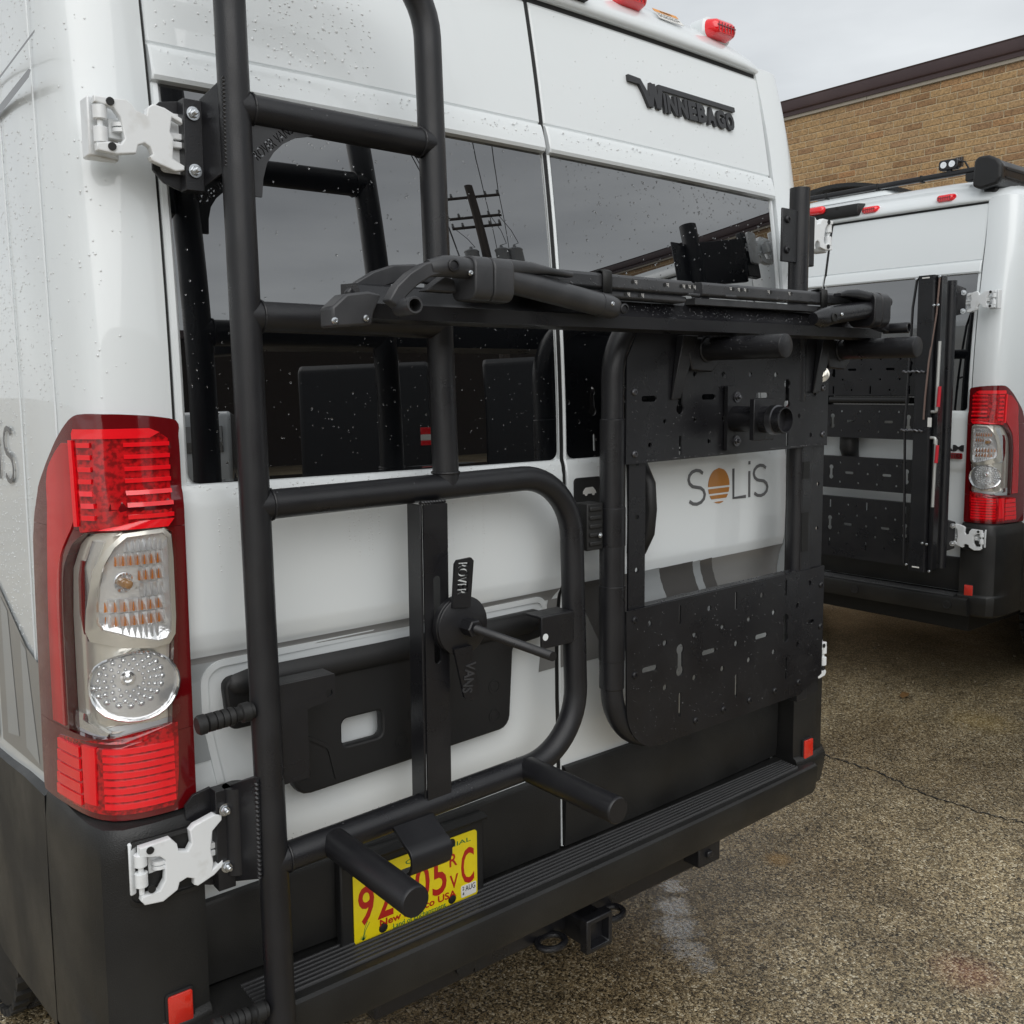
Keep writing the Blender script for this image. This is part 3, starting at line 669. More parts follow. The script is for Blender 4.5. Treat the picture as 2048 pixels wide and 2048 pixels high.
    P('corner_rib', [(1.05, .140, .168), (.95, .142, .168)], .0248, 'lamp_red', 5, .005)
    P('clear_lens', refine([(1.412, .036, .062), (1.406, .024, .130), (1.385, .023, .175), (1.343, .023, .203), (1.261, .024, .212), (1.128, .030, .213), (1.09, .036, .213), (1.075, .115, .213)]), .0300, 'clear_lens', 16, 0)
    return base

def build_bumper(parent, sensors=False):
    yb = lambda x: -.118+.018*x*x
    # step: profile swept over x
    prof = [(.03, .545), (.022, .553), (-.088, .5475), (-.101, .546), (-.107, .541), (-.109, .532), (-.104, .472), (-.097, .457), (-.07, .452), (.05, .455)]
    b = MB(); xs = frange(-.93, .93, 40)
    b.loft([[(x, y+(.018*x*x+(.012 if x > 0 else -.02)*abs(x) if y < 0 else 0), z) for y, z in prof] for x in xs])
    bp = b.build('bumper', 'bumper_plastic', parent, ang=30)
    by = lambda x: .018*x*x+(.012 if x > 0 else -.02)*abs(x)
    for k in range(7):
        yy = -.014-.0112*k; b = MB(); xs2 = frange(-.80, .855, 30); zt = .5525+yy*.045
        b.loft([[(x, yy+dy+by(x)*(-yy/.11), zt+dz) for dy, dz in ((-.0034, -.006), (-.0026, .0035), (-.0012, .0048), (.0012, .0048), (.0026, .0035), (.0034, -.006))] for x in xs2])
        b.build('tread_rib', 'tread', bp, ang=50)
    if sensors:
        for x in (-.83, -.33, .329, .833):
            y = -.110+.018*x*x+(.012 if x > 0 else -.02)*abs(x)
            MB().lathe((x, y+.006, .503), (0, -1, 0), [(0, .022), (.008, .022), (.009, .018), (.007, .017), (.0072, .006), (.009, .005)], 20).build('parking_sensor', 'black_plastic', bp)
    for side in (-1, 1):
        sx = -1 if side < 0 else 1
        base = [(.868, .03), (.868, -.040), (.90, -.046), (.955, -.048), (1.004, -.042), (1.032, -.020), (1.044, .020), (1.049, .07), (1.052, .13), (1.053, .18), (1.054, .238)]
        def ring(z, k, extra=0):
            out = []
            for i, (x, y) in enumerate(base):
                t = 0 if i == 0 else 1
                nx_, ny_ = (x-.80), (y-.25); L = math.hypot(nx_, ny_)
                wk = t*(1 if i < 5 else max(0, 1-(i-4)/4)) if k > 0 else t; out.append((sx*(x+k*nx_/L*wk*(0 if i < 2 else 1)), y+k*ny_/L*wk, z))
            yend = .46
            return out+[(sx*.90, .238, z), (sx*.90, .05, z)]
        b = MB()
        lv = [(.448, -.05), (.453, -.018), (.466, .002), (.52, .012), (.553, .014), (.562, .010), (.568, .001), (.60, .0), (.75, 0), (.86, 0), (.905, -.003), (.918, -.012), (.9225, -.028)]
        b.loft([ring(z, k) for z, k in lv])
        c = b.build('bumper_corner', 'bumper_plastic', bp, ang=32)
        # hinge pocket: rim and dark floor
        xa, xb = .872, 1.005
        fl = rrect(.875, .786, 1.000, .900, .018)
        yf = lambda x: -.0475+max(0, (x-.96))**1.5*1.6
        b = MB(); n = len(fl)
        inner = rrect(.882, .793, .993, .893, .014)
        b.loft([[(sx*x, yf(x)+.004, z) for x, z in fl], [(sx*x, yf(x)-.006, z) for x, z in fl], [(sx*x, yf(x)-.0075, z) for x, z in inner], [(sx*x, yf(x)-.001, z) for x, z in inner]], caps=False)
        b.build('hinge_pocket_rim', 'bumper_plastic', c, ang=40)
        b = MB(); b.add([(sx*x, yf(x)-.0012, z) for x, z in inner], [tuple(range(len(inner)))]); b.build('hinge_pocket', 'seal', c, smooth=False)
        # reflector
        rr = rrect(.899, .553, .949, .617, .007); b = MB(); b.loft([[(sx*x, -.040, z) for x, z in rr], [(sx*x, -.052, z) for x, z in rr], [(sx*(.924+(x-.924)*.9), -.053, .585+(z-.585)*.9) for x, z in rr]]); b.build('reflector_frame', 'black_plastic', c, ang=40)
        b = MB(); q = rrect(.903, .557, .945, .613, .004); b.loft([[(sx*x, -.051, z) for x, z in q], [(sx*x, -.0555, z) for x, z in q], [(sx*(.924+(x-.924)*.94), -.0565, .585+(z-.585)*.94) for x, z in q]]); b.build('reflector', 'reflector_red', c, ang=30)
        # lamp shelf
        b = MB(); b.loft([[body(s_, .905, side, o) for s_ in frange(.002, .33, 16)] for o in (.0,)] + [[body(s_, .928, side, .012) for s_ in frange(.002, .33, 16)]], closed=False)
        # wheel arch cladding
        b = MB(); N_ = 16; cy_, cz_, r_ = 1.20, .38, .445
        edge = [(.2395, .452), (.40, .428), (.55, .402), (.70, .382), (.752, .382)] + [(cy_-r_*math.cos(R(a)), cz_+r_*math.sin(R(a))) for a in range(4, 177, 9)] + [(1.68, .40), (3.4, .36)]
        top = []
        for i, (y, z) in enumerate(edge):
            if y <= .45: top.append((y, .908-(y-.24)*.08))
            elif y < 1.2: top.append((y, max(z+.075, .886-(y-.45)*.10)))
            elif y <= 1.68: top.append((y+.03, max(z+.08, .62)))
            else: top.append((y, .60))
        xo = 1.0535
        b.loft([[(sx*(1.030), y, z+.005) for y, z in top], [(sx*xo, y, z-.006) for y, z in top], [(sx*(xo+.002), (y+y2)/2, (z+z2)/2) for (y, z), (y2, z2) in zip(top, edge)], [(sx*(xo+.001), y, z) for y, z in edge], [(sx*(xo-.04), y+.008, z+.004) for y, z in edge]], closed=False)
        b.build('wheel_arch', 'bumper_plastic', parent, ang=40)
    return bp

def build_wheel(sx, y, parent):
    c = Vector((sx*.90, y, .355)); d = (sx, 0, 0); b = MB()
    b.lathe(c-Vector(d)*.115, d, [(0, .22), (.005, .30), (.02, .345), (.05, .358), (.115, .36), (.18, .358), (.21, .345), (.225, .30), (.23, .22)], 48)
    t = b.build('wheel', 'tyre', parent, ang=40)
    b = MB()
    for i in range(44):
        a = 2*math.pi*i/44
        for k, (xo, w_) in enumerate(((-.085, .035), (-.03, .04), (.03, .04), (.085, .035))):
            aa = a+(k % 2)*.07; ca, sa = math.cos(aa), math.sin(aa); ca2, sa2 = math.cos(aa+.085), math.sin(aa+.085)
            pts = []
            for r_ in (.352, .370):
                for xx, (cc, ss) in ((xo-w_/2, (ca, sa)), (xo+w_/2, (ca, sa)), (xo+w_/2, (ca2, sa2)), (xo-w_/2, (ca2, sa2))): pts.append((c.x+xx, c.y+cc*r_, c.z+ss*r_))
            b.hexa(pts)
    b.build('tread_blocks', 'tyre', t, smooth=False, kind='stuff')
    MB().lathe(c+Vector(d)*.09, d, [(0, .205), (.02, .205), (.022, .19), (-.01, .16), (.0, .06), (.02, .055), (.022, .02)], 32).build('rim', 'steel_dark', t)
    return t

def build_shell(parent, length=5.2, front=True):
    ss = [0, .008] + frange(.02, .50, 34) + [.6, .75, .9, 1.2, 1.6, 2.2, 3.0, 4.0, 5.0, PS[-1]]
    zz = [.50, .6, .8, .90, 1.0, 1.1, 1.2, 1.3, 1.4, 1.48, 1.6, 1.7, 1.8, 1.9, 2.0, 2.1, 2.2, 2.28, 2.36, 2.44, 2.49, 2.53]
    for side in (-1, 1):
        b = MB(); g = [[body(s_, z, side, 0) for s_ in ss] for z in zz]; w_ = len(ss)
        vs = [p for r in g for p in r]; fs = [(j*w_+i, j*w_+i+1, (j+1)*w_+i+1, (j+1)*w_+i) for j in range(len(zz)-1) for i in range(w_-1)]
        n0 = len(vs)
        for j in range(len(zz)): p = g[j][0]; vs.append((p[0]*.995, p[1]+.04, p[2]))
        fs += [(j*w_, (j+1)*w_, n0+j+1, n0+j) for j in range(len(zz)-1)]
        b.add(vs, fs); b.build('body_side', 'white_paint', parent, ang=40)
    # dark frame behind the doors
    b = MB(); vs = []; n = 12
    zl = [.50, .8, 1.2, 1.5, 1.7, 1.9, 2.1, 2.3, 2.52]
    for z in zl:
        for i in range(n+1): x = -.90+1.80*i/n; vs.append((x, SY(x, z)+.028, z))
    b.add(vs, [(j*(n+1)+i, j*(n+1)+i+1, (j+1)*(n+1)+i+1, (j+1)*(n+1)+i) for j in range(len(zl)-1) for i in range(n)])
    b.build('door_seal', 'seal', parent)
    for xa, xb in ((-.0125, .0028), (-.8725, -.8605), (.8605, .8725)):
        b = MB(); vs = []; zl2 = frange(.56, 1.46, 12)+frange(1.48, 2.508, 24)
        for z in zl2:
            for x in (xa, xb): vs.append((x, SY(x, z)+(.0035 if abs(x) < .1 else .007), z))
        b.add(vs, [(2*j, 2*j+1, 2*j+3, 2*j+2) for j in range(len(zl2)-1)]); b.build('rubber_seal', 'seal', parent)
    b = MB(); vs = []
    for i in range(41):
        x = -.872+1.744*i/40; vs += [(x, SY(x, 2.5)+.004, 2.501), (x, SY(x, 2.5)+.004, 2.516)]
    b.add(vs, [(2*j, 2*j+2, 2*j+3, 2*j+1) for j in range(40)]); b.build('rubber_seal', 'seal', parent)
    # roof
    prof = [(.150, 2.511), (.104, 2.512), (.0955, 2.516), (.093, 2.525), (.098, 2.540), (.116, 2.564), (.15, 2.597), (.20, 2.630), (.27, 2.655), (.42, 2.676), (.8, 2.686), (3.9, 2.686), (4.6, 2.60), (5.2, 2.40)]
    b = MB(); ks = [-1, -.985, -.96, -.93, -.89, -.84, -.78, -.70, -.6, -.45, -.3, -.15, 0]; ks = ks+[-k for k in ks[-2::-1]]; rings = []
    for k in ks:
        x = 1.022*k; a = abs(k); dz = 1-a**9; r_ = []
        for y, z in prof: r_.append((x*(1 if z < 2.60 else 1-.012*(z-2.6)/.08), y+C0*x*x+.10*a**14, 2.508+(z-2.508)*(.10+.90*dz)))
        rings.append(r_)
    b.loft(rings, closed=False); b.build('roof', 'white_paint', parent, ang=50)
    # nose
    if front:
        b = MB(); nose = [(5.18, .40), (5.18, 2.50), (5.30, 2.42), (5.85, 1.55), (5.98, 1.40), (6.05, 1.1), (6.08, .6), (6.02, .40)]
        b.loft([[(-.99, y, z) for y, z in nose], [(-1.03+.02, y, z) for y, z in nose], [(1.03-.02, y, z) for y, z in nose], [(.99, y, z) for y, z in nose]])
        b.build('nose', 'white_paint', parent, bevel=.05, seg=3)
        b = MB(); b.add([(-.85, 5.345, 2.36), (.85, 5.345, 2.36), (.92, 5.875, 1.53), (-.92, 5.875, 1.53)], [(0, 1, 2, 3)]); b.build('windscreen', 'glass_tint', parent, smooth=False)
    # under-body
    MB().box((-.86, .10, .34), (.86, 5.1, .50)).build('underbody', 'seal', parent, smooth=False)
    for sx in (-1, 1):
        build_wheel(sx, 1.20, parent); build_wheel(sx, 4.9, parent)

def marker_light(parent, x, y, z, w_=.10, h=.045):
    b = MB(); o = rrect(x-w_/2, z-h/2, x+w_/2, z+h/2, h*.42, 6); k = rrect(x-w_*.44, z-h*.40, x+w_*.44, z+h*.40, h*.36, 6); t = rrect(x-w_*.36, z-h*.30, x+w_*.36, z+h*.24, h*.25, 6)
    b.loft([[(a, y+.04, c) for a, c in o], [(a, y-.004, c) for a, c in o], [(a, y-.026, c) for a, c in k], [(a, y-.034, c) for a, c in t]])
    m_ = b.build('marker_light', 'lamp_red', parent, ang=50)
    b = MB()
    for i in range(6): xx = x-w_*.3+w_*.6*i/5; b.box((xx-.0015, y-.0352, z-h*.25), (xx+.0015, y-.030, z+h*.2))
    b.box((x-w_*.36, y-.036, z+h*.02), (x+w_*.36, y-.031, z+h*.07)); b.build('lens_rib', 'lamp_red_dark', m_, smooth=False)
    b = MB(); g = rrect(x-w_*.56, z-h*.62, x+w_*.56, z+h*.62, h*.5, 6)
    b.loft([[(a, y+.045, c) for a, c in g], [(a, y+.002, c) for a, c in g], [(a, y-.002, c) for a, c in o]], caps=False); b.build('marker_base', 'white_paint', m_, ang=50)
    return m_
def lower_trim(parent, x0, x1, z0=.563, za=.735, zb=.752, holder=False):
    b = MB(); n = 24; r = []
    for i in range(n+1):
        x = x0+(x1-x0)*i/n; zt = za+(zb-za)*i/n; y = C0*x*x
        r.append([(x, y+.004, zt), (x, y-.010, zt-.002), (x, y-.014, zt-.010), (x, y-.012, .60), (x, y-.010, z0), (x, y+.004, z0)])
    b.loft(r); return b.build('lower_cladding', 'bumper_plastic', parent, ang=40)

# ---------------------------------------------------------------- van 1
van = empty('camper_van', (0, 0, 0), label='large white camper van in the foreground with orange sun logo on its right rear door', category='van')
build_shell(van)
dl = build_door(-1, van); dr = build_door(1, van)
bumper = build_bumper(van)
lampL = build_lamp(-1, van); lampR = build_lamp(1, van)
hinges = [build_hinge(s_, van, dz, y, lw) for s_, dz, y, lw in ((-1, 0, -.040, False), (-1, -1.192, -.060, True), (1, .012, -.040, False), (1, -1.192, -.060, True))]
lower_trim(dl, -.855, -.012, za=.722, zb=.750)
lower_trim(dr, .006, .862, za=.757, zb=.757)
# decals on the doors (dark to light grey band)
dpatch('stripe', [(-.862, .975), (-.818, .977), (-.832, 1.125), (-.862, 1.125)], -.0015, 'stripe_light', dl, 4, 12)
dpatch('stripe', [(-.862, 1.125), (-.832, 1.125), (-.806, 1.158), (-.862, 1.158)], -.0015, 'stripe_light', dl, 4, 4)
dpatch('stripe', [(-.862, 1.158), (-.030, 1.160), (-.012, 1.186), (-.862, 1.170)], -.0015, 'stripe_mid', dl, 24, 4)  # thin strip over the handle: its mid grey stands in for shading
dpatch('stripe', [(-.062, .994), (-.012, .995), (-.012, 1.160), (-.040, 1.160)], -.0015, 'stripe_mid', dl, 4, 10)
band = [(.006, .085, 'stripe_mid'), (.085, .27, 'stripe_dark'), (.27, .37, 'stripe_light'), (.37, .50, 'stripe_dark'), (.50, .53, 'stripe_light'), (.53, .58, 'stripe_dark'), (.58, .862, 'stripe_mid')]
off_ = .10
for xa, xb, m_ in band:
    ta, tb = (xa if xa < .01 else xa-.05), (xb if xb > .86 else xb-.05)
    ba, bb_ = (xa if xa < .01 else xa+.07), (xb if xb > .86 else xb+.07)
    dpatch('stripe', [(ba, .992), (bb_, .992), (tb, 1.191), (ta, 1.189)], -.0015, m_, dr, 10, 12)
b = MB()
rimp = arc_path([(-.808, 0, .93), (-.830, 0, 1.05), (-.832, 0, 1.153), (-.050, 0, 1.167), (-.050, 0, 1.072), (-.140, 0, 1.066)], [.10, .035, .03, .012], 6)
ribbon([(p.x, p.z) for p in rimp], .013, b, .0, .0045, SY); b.build('recess_surround', 'white_paint', dl, ang=50)
# black handle trim on the left door
tp = arc_path([(-.69, 0, .93), (-.69, 0, 1.040), (-.806, 0, 1.040), (-.815, 0, 1.135), (-.075, 0, 1.148), (-.067, 0, 1.086), (-.162, 0, 1.078), (-.173, 0, .90), (-.69, 0, .882), (-.69, 0, .93)], [.005, .016, .018, .02, .02, .012, .03, .035], 4)
out_ = [(p.x, p.z) for p in tp[:-1]]
hole = rrect(-.585, .957, -.496, 1.010, .012)
trim = plate('handle_trim', out_, [hole], -.016, .024, 'black_plastic', dl, bevel=.005)
MB().loft([[(x, -.024+(y_+.024)*k_, 1.121+(z_-1.121)*k_) for y_, z_ in ((-.022, 1.096), (-.034, 1.103), (-.038, 1.118), (-.035, 1.134), (-.024, 1.1455))] for x, k_ in ((-.806, .3), (-.795, .8), (-.77, 1), (-.12, 1), (-.095, .8), (-.084, .3))]).build('pull_ledge', 'black_plastic', trim, ang=60)
for x, z in ((-.667, .925), (-.451, .935), (-.215, .935), (-.215, 1.0), (-.42, .985)):
    MB().lathe((x, -.027, z), (0, -1, 0), [(0, .016), (.002, .016), (.002, .012), (-.001, .0115), (.0015, .010)], 18).build('cap', 'black_plastic', trim, ang=30)
b = MB(); pth = arc_path([(-.69, 0, .99), (-.655, 0, .992), (-.615, 0, .965), (-.600, 0, .90)], .02, 4)
ribbon([(p.x, p.z) for p in pth], .007, b, .026, .031, lambda x, z: 0); b.build('moulded_rib', 'black_plastic', trim)
# latch plate with small van symbol, grab handle
lp = plate('latch_plate', rrect(.022, 1.372, .110, 1.434, .010), [], -.020, .010, 'black_plastic', dr, bevel=.002)
b = MB(); b.prism([(.049, 1.396), (.049, 1.402), (.057, 1.410), (.079, 1.411), (.088, 1.402), (.090, 1.396)], -.0265, -.0245); 
for cx in (.058, .081): b.prism(circ(cx, 1.3955, .004, 10), -.0266, -.0246)
b.build('van_symbol', 'label_white', lp, smooth=False)
b = MB(); b.tube([(.215, -.015, 1.462), (.217, -.045, 1.45), (.220, -.068, 1.41), (.221, -.074, 1.35), (.220, -.066, 1.295), (.217, -.044, 1.255), (.215, -.012, 1.245)], [.016, .020, .018, .016, .018, .020, .016], 16)
b.box((.196, -.032, 1.242), (.236, -.018, 1.466)); b.build('grab_handle', 'black_plastic', dr, ang=50)
# SOLIS word mark on the right door
yf = lambda x, z: SY(x, z)
wm = None
for pth in (s_curve(.420, 1.339, .488, 1.426), [(.610, 1.421), (.610, 1.3425), (.666, 1.3425)], [(.682, 1.410), (.682, 1.339)], [(.682, 1.437), (.682, 1.428)], s_curve(.700, 1.339, .768, 1.423)):
    lg = MB(); ribbon(pth, .0085, lg, .0006, .0016, yf); wm = lg.build('word_letter', 'letter_grey', dr, ang=30)
b = MB(); cx, cz, rx, rz = .547, 1.380, .0450, .0465
for za, zb in ((1.379, 1.4266), (1.361, 1.3735), (1.3465, 1.356), (1.3335, 1.3385)):
    zs = frange(za, zb, 10 if zb > 1.4 else 3); L_, R_ = [], []
    for z in zs:
        t = max(0, 1-((z-cz)/rz)**2); h = rx*math.sqrt(t); L_.append((cx-h, z)); R_.append((cx+h, z))
    b.loft([[(l[0], yf(*l)-.0006, l[1]), (l[0], yf(*l)-.0016, l[1]), (r[0], yf(*r)-.0016, r[1]), (r[0], yf(*r)-.0006, r[1])] for l, r in zip(L_, R_)])
b.build('sun_disc', 'orange', wm, ang=30)
# maker's raised letters on the right door
lb = MB(); H0, H1 = .0, .009
ribbon([(.296, 2.385), (.336, 2.383), (.352, 2.360), (.367, 2.327)], .016, lb, H0, H1, yf); ribbon([(.367, 2.327), (.383, 2.386)], .017, lb, H0, H1, yf); ribbon([(.384, 2.386), (.397, 2.327)], .016, lb, H0, H1, yf); ribbon([(.397, 2.327), (.412, 2.384)], .016, lb, H0, H1, yf)
ribbon([(.406, 2.3825), (.720, 2.3825)], .0125, lb, H0, H1, yf)
wb = lb.build('raised_letters', 'letter_black', dr, ang=30)
xx = .418
for ch, w_ in zip('INNEBAGO', (.013, .042, .042, .036, .040, .042, .040, .040)):
    text_fit('raised_letter', ch, (xx, 2.3215, xx+w_-.0035, 2.3705), 0, 'letter_black', wb, extr=.009, off=.055, yfun=yf); xx += w_
# number plate
hold = MB(); hold.box((-.597, -.026, .537), (-.247, -.004, .728)); hd = hold.build('plate_holder', 'black_plastic', dl, bevel=.004)
lip = MB(); lip.loft([[(x, -.026, .720), (x, -.040, .716), (x, -.044, .724), (x, -.026, .730)] for x in (-.597, -.247)]); lip.build('holder_lip', 'black_plastic', hd, bevel=.002)
notch = lambda x, z: circ(x, z, .0105, 12)
pl = plate('number_plate', rrect(-.571, .549, -.268, .697, .008), [notch(-.505, .562), notch(-.335, .562), notch(-.505, .685), notch(-.335, .685)], -.0285, .0018, 'plate_yellow', hd)
ct = []
def pt(name, txt, box, m_, off=0): text_fit(name, txt, box, -.0296, m_, pl, extr=.0006, off=off)
for ch, bx_ in (('9', (-.561, .583, -.525, .663)), ('2', (-.517, .583, -.481, .663)), ('9', (-.472, .583, -.436, .663)), ('0', (-.428, .583, -.392, .663)), ('5', (-.385, .583, -.349, .663)), ('R', (-.341, .634, -.321, .662)), ('V', (-.341, .585, -.319, .615)), ('C', (-.311, .583, -.277, .663))): pt('plate_character', ch, bx_, 'plate_red', .012)
pt('plate_state', 'New Mexico USA', (-.513, .566, -.325, .581), 'plate_red', .02)
pt('plate_motto', 'Land of Enchantment', (-.482, .5515, -.352, .562), 'plate_green')
pt('plate_crest', 'CENTENNIAL', (-.45, .676, -.285, .685), 'plate_green')
b = MB()
for i in range(9): a = R(30+15*i); b.add([(-.551-.001, -.0297, .553), (-.551+.001, -.0297, .553), (-.551+.012*math.cos(a), -.0297, .553+.013*math.sin(a))], [(0, 1, 2)])
ribbon([(-.551, .556), (-.548, .575), (-.541, .590)], .0012, b, .0291, .0297, lambda x, z: 0); ribbon([(-.551, .556), (-.546, .572), (-.536, .586)], .0012, b, .0291, .0297, lambda x, z: 0); b.build('plate_yucca', 'plate_green', pl, smooth=False)
st = plate('plate_sticker', rrect(-.312, .556, -.272, .582, .003), [], -.0300, .0008, 'label_white', pl)
text_fit('sticker_text', 'AUG', (-.301, .568, -.275, .580), -.0306, 'ink', st, extr=.0004); text_fit('sticker_text', '2', (-.309, .572, -.304, .580), -.0306, 'ink', st, extr=.0004); text_fit('sticker_text', '4', (-.309, .560, -.304, .568), -.0306, 'ink', st, extr=.0004)
for x, z in ((-.505, .562), (-.335, .562), (-.335, .685), (-.505, .685)): MB().lathe((x, -.027, z), (0, -1, 0), [(0, .009), (.004, .009), (.005, .006)], 12).build('plate_screw', 'rubber', pl)
# clearance lights, warning label
for x in (-.717, -.35, .35): marker_light(van, x, .135+C0*x*x, 2.597, .105, .050)
marker_light(van, .714, .150, 2.602, .105, .050)
b = MB(); M4 = Matrix.Translation((.508, .1415, 2.590)) @ Matrix.Rotation(R(-42), 4, 'X')
lab = bpy.data.meshes.new('l')
lb_ = plate('warning_label', rrect(-.046, -.022, .046, .022, .002), [], 0, .0012, 'label_white', van, tilt=M4)
plate('label_band', rrect(-.046, .008, .046, .022, .002), [], -.0008, .0008, 'label_orange', lb_, tilt=M4)
text_fit('label_text', 'WARNING', (-.022, .0105, .022, .019), 0, 'ink', lb_, extr=.0003, M4=M4 @ Matrix.Translation((0, -.0013, 0)))
for k, t_ in enumerate(('Use of this device to carry', 'loads could result in death', 'or serious injury')): text_fit('label_text', t_, (-.042, -.001-.008*k, .040-.012*(k == 2), .0045-.008*k), 0, 'ink', lb_, extr=.0003, M4=M4 @ Matrix.Translation((0, -.0008, 0)))
# high stop lamp
b = MB(); b.loft([[(x, .092+C0*x*x+dy, 2.53+dz) for dy, dz in ((.03, 0), (-.012, .004), (-.016, .03), (.01, .05), (.06, .055))] for x in frange(-.17, .17, 6)]); b.build('stop_lamp_housing', 'black_plastic', van, bevel=.004)
# left side: decals and word
sp = lambda y: (-1.0425, y)
def side_quad(name, pts, m_, parent=van, x=-1.0445):
    return MB().add([(x, y, z) for y, z in pts], [tuple(range(len(pts)))]).build(name, m_, parent, smooth=False)
side_quad('side_slash', [(.42, 2.119), (.10, 2.137), (.085, 2.145), (.10, 2.150), (.42, 2.136)], 'stripe_dark')
side_quad('side_slash', [(.45, 2.176), (.05, 2.192), (.05, 2.196), (.45, 2.181)], 'stripe_dark')
side_quad('side_stripe', [(.255, .935), (.255, 1.14), (.36, 1.155), (.62, 1.26), (.62, .90)], 'stripe_mid')
side_quad('side_stripe', [(.66, .89), (.66, 1.28), (1.2, 1.5), (1.2, .90)], 'stripe_dark', x=-1.0446)
side_quad('side_stripe', [(.30, .94), (.36, 1.15), (.40, 1.16), (.40, .945)], 'stripe_light', x=-1.0452)
side_quad('side_stripe', [(.46, .95), (.50, 1.20), (.56, 1.22), (.56, .93)], 'stripe_light', x=-1.0452)
lg = MB(); yfs = lambda u, z: 0
for pth in (s_curve(-.445, 1.468, -.375, 1.570), [(-.488, 1.550), (-.488, 1.468)], [(-.488, 1.583), (-.488, 1.571)], [(-.60, 1.570), (-.60, 1.472), (-.52, 1.472)]):
    lg = MB(); ribbon(pth, .009, lg, 0, .001, yfs); lg.v = [(-1.0435+y, -x, z) for x, y, z in lg.v]; lg.build('side_letter', 'letter_grey', van, ang=30)
for yv in (.125, .30):
    MB().tube([(-1.0415 if yv > .25 else -1.0265, yv+dy, z) for dy, z in ((0, .95), (0, 1.6), (.03, 2.1), (.06, 2.52))], .0016, 6).build('panel_seam', 'white_paint', van)
# tow bar under the bumper
b = MB(); sq = lambda x0, x1, z0, z1, y_: [(x0, y_, z0), (x1, y_, z0), (x1, y_, z1), (x0, y_, z1)]
b.loft([sq(.030, .098, .318, .386, y_) for y_ in (.30, -.045)] , caps=True)
hitch = b.build('tow_receiver', 'black_satin', van, bevel=.006)
b = MB(); b.loft([sq(.022, .106, .310, .394, -.045), sq(.022, .106, .310, .394, -.068), sq(.034, .094, .322, .382, -.070), sq(.036, .092, .324, .380, -.02)], caps=False); b.add(sq(.036, .092, .324, .380, -.02), [(0, 1, 2, 3)])
b.build('receiver_collar', 'black_satin', hitch, bevel=.003)
for sx in (-1, 1):
    b = MB(); ccx = .064+sx*.098; b.tube([(ccx+.036*math.cos(a), -.005+.028*math.sin(a), .338) for a in [2*math.pi*i/20 for i in range(21)]], .008, 10, caps=False); b.build('chain_loop', 'black_satin', hitch)
MB().box((-.50, .02, .33), (.62, .09, .385)).build('cross_member', 'black_satin', hitch, bevel=.006)
b = MB(); b.box((.415, -.075, .395), (.50, -.02, .452)); b.box((.44, -.085, .418), (.46, -.07, .436)); b.build('bracket', 'black_satin', hitch, bevel=.004)
b = MB(); b.lathe((-.285, .06, .385), (0, -1, 0), [(0, .024), (.05, .024), (.055, .027), (.07, .027), (.072, .018)], 18); b.box((-.255, .0, .35), (-.225, .06, .42)); b.build('trailer_socket', 'black_plastic', hitch)

# ---------------------------------------------------------------- ladder frame on the left door
yl = lambda z: -.105+.025*(z-1.45)
L3 = lambda x, z, d=0: (x, yl(z)+d, z)
lad = empty('ladder_rack', (-.775, -.13, .30), label='tall black tube ladder frame bolted across the left rear door', category='ladder rack')
def lp_(o): o.matrix_parent_inverse = Matrix.Translation((.775, .13, -.30)); return o
class LMB(MB):
    def build(s, *a, **k): return super().build(*a, **k)
ladz = bpy.data.objects   # children are built in world space and parented with an inverse offset
def LB(mb, name, m_, parent=None, **k):
    o = mb.build(name, m_, parent or lad, **k)
    if parent is None: lp_(o)
    return o
TR = .0255
pole = LB(MB().tube([L3(-.785+(2.25-z)*.006, z) for z in (.345, .5, 1.0, 1.5, 2.0, 2.25, 2.6, 2.9)], TR, 28), 'pole', 'black_powder')
LB(MB().tube(arc_path([L3(-.3885, 1.452), L3(-.404, 2.405), L3(-.78, 2.42)], .13, 10), TR, 28), 'upright', 'black_powder')
LB(MB().cyl(L3(-.78, 2.0935), L3(-.404, 2.0915), TR, 28), 'rung', 'black_powder')
LB(MB().cyl(L3(-.78, 1.7600), L3(-.395, 1.7585), TR, 28), 'rung', 'black_powder')
LB(MB().tube(arc_path([L3(-.78, 1.4455), L3(-.064, 1.4555), L3(-.058, .8495), L3(-.775, .826)], [.135, .145], 12), TR, 28), 'lower_loop', 'black_powder')
def weld(p, d, r, R_=TR, name='weld'):
    b = MB(); d = Vector(d).normalized(); p = Vector(p); ref = Vector((0, 0, 1)) if abs(d.z) < .9 else Vector((0, 1, 0)); nx_ = d.cross(ref).normalized(); ny_ = d.cross(nx_); n = 40; pts = []
    for i in range(n+1):
        a = 2*math.pi*i/n; q = p+(nx_*math.cos(a)+ny_*math.sin(a))*(R_*1.015)
        pts.append(q)
    b.tube(pts, [r*(.72 if i % 2 else .5) for i in range(n+1)], 8, caps=False); return LB(b, name, 'black_powder')
for x, z in ((-.757, 2.0935), (-.756, 1.76), (-.753, 1.446), (-.751, .8275)): weld(L3(x, z), (1, 0, .02), .004)
weld(L3(-.427, 2.0918), (1, 0, 0), .004); weld(L3(-.3893, 1.478), (0, 0, 1), .004)
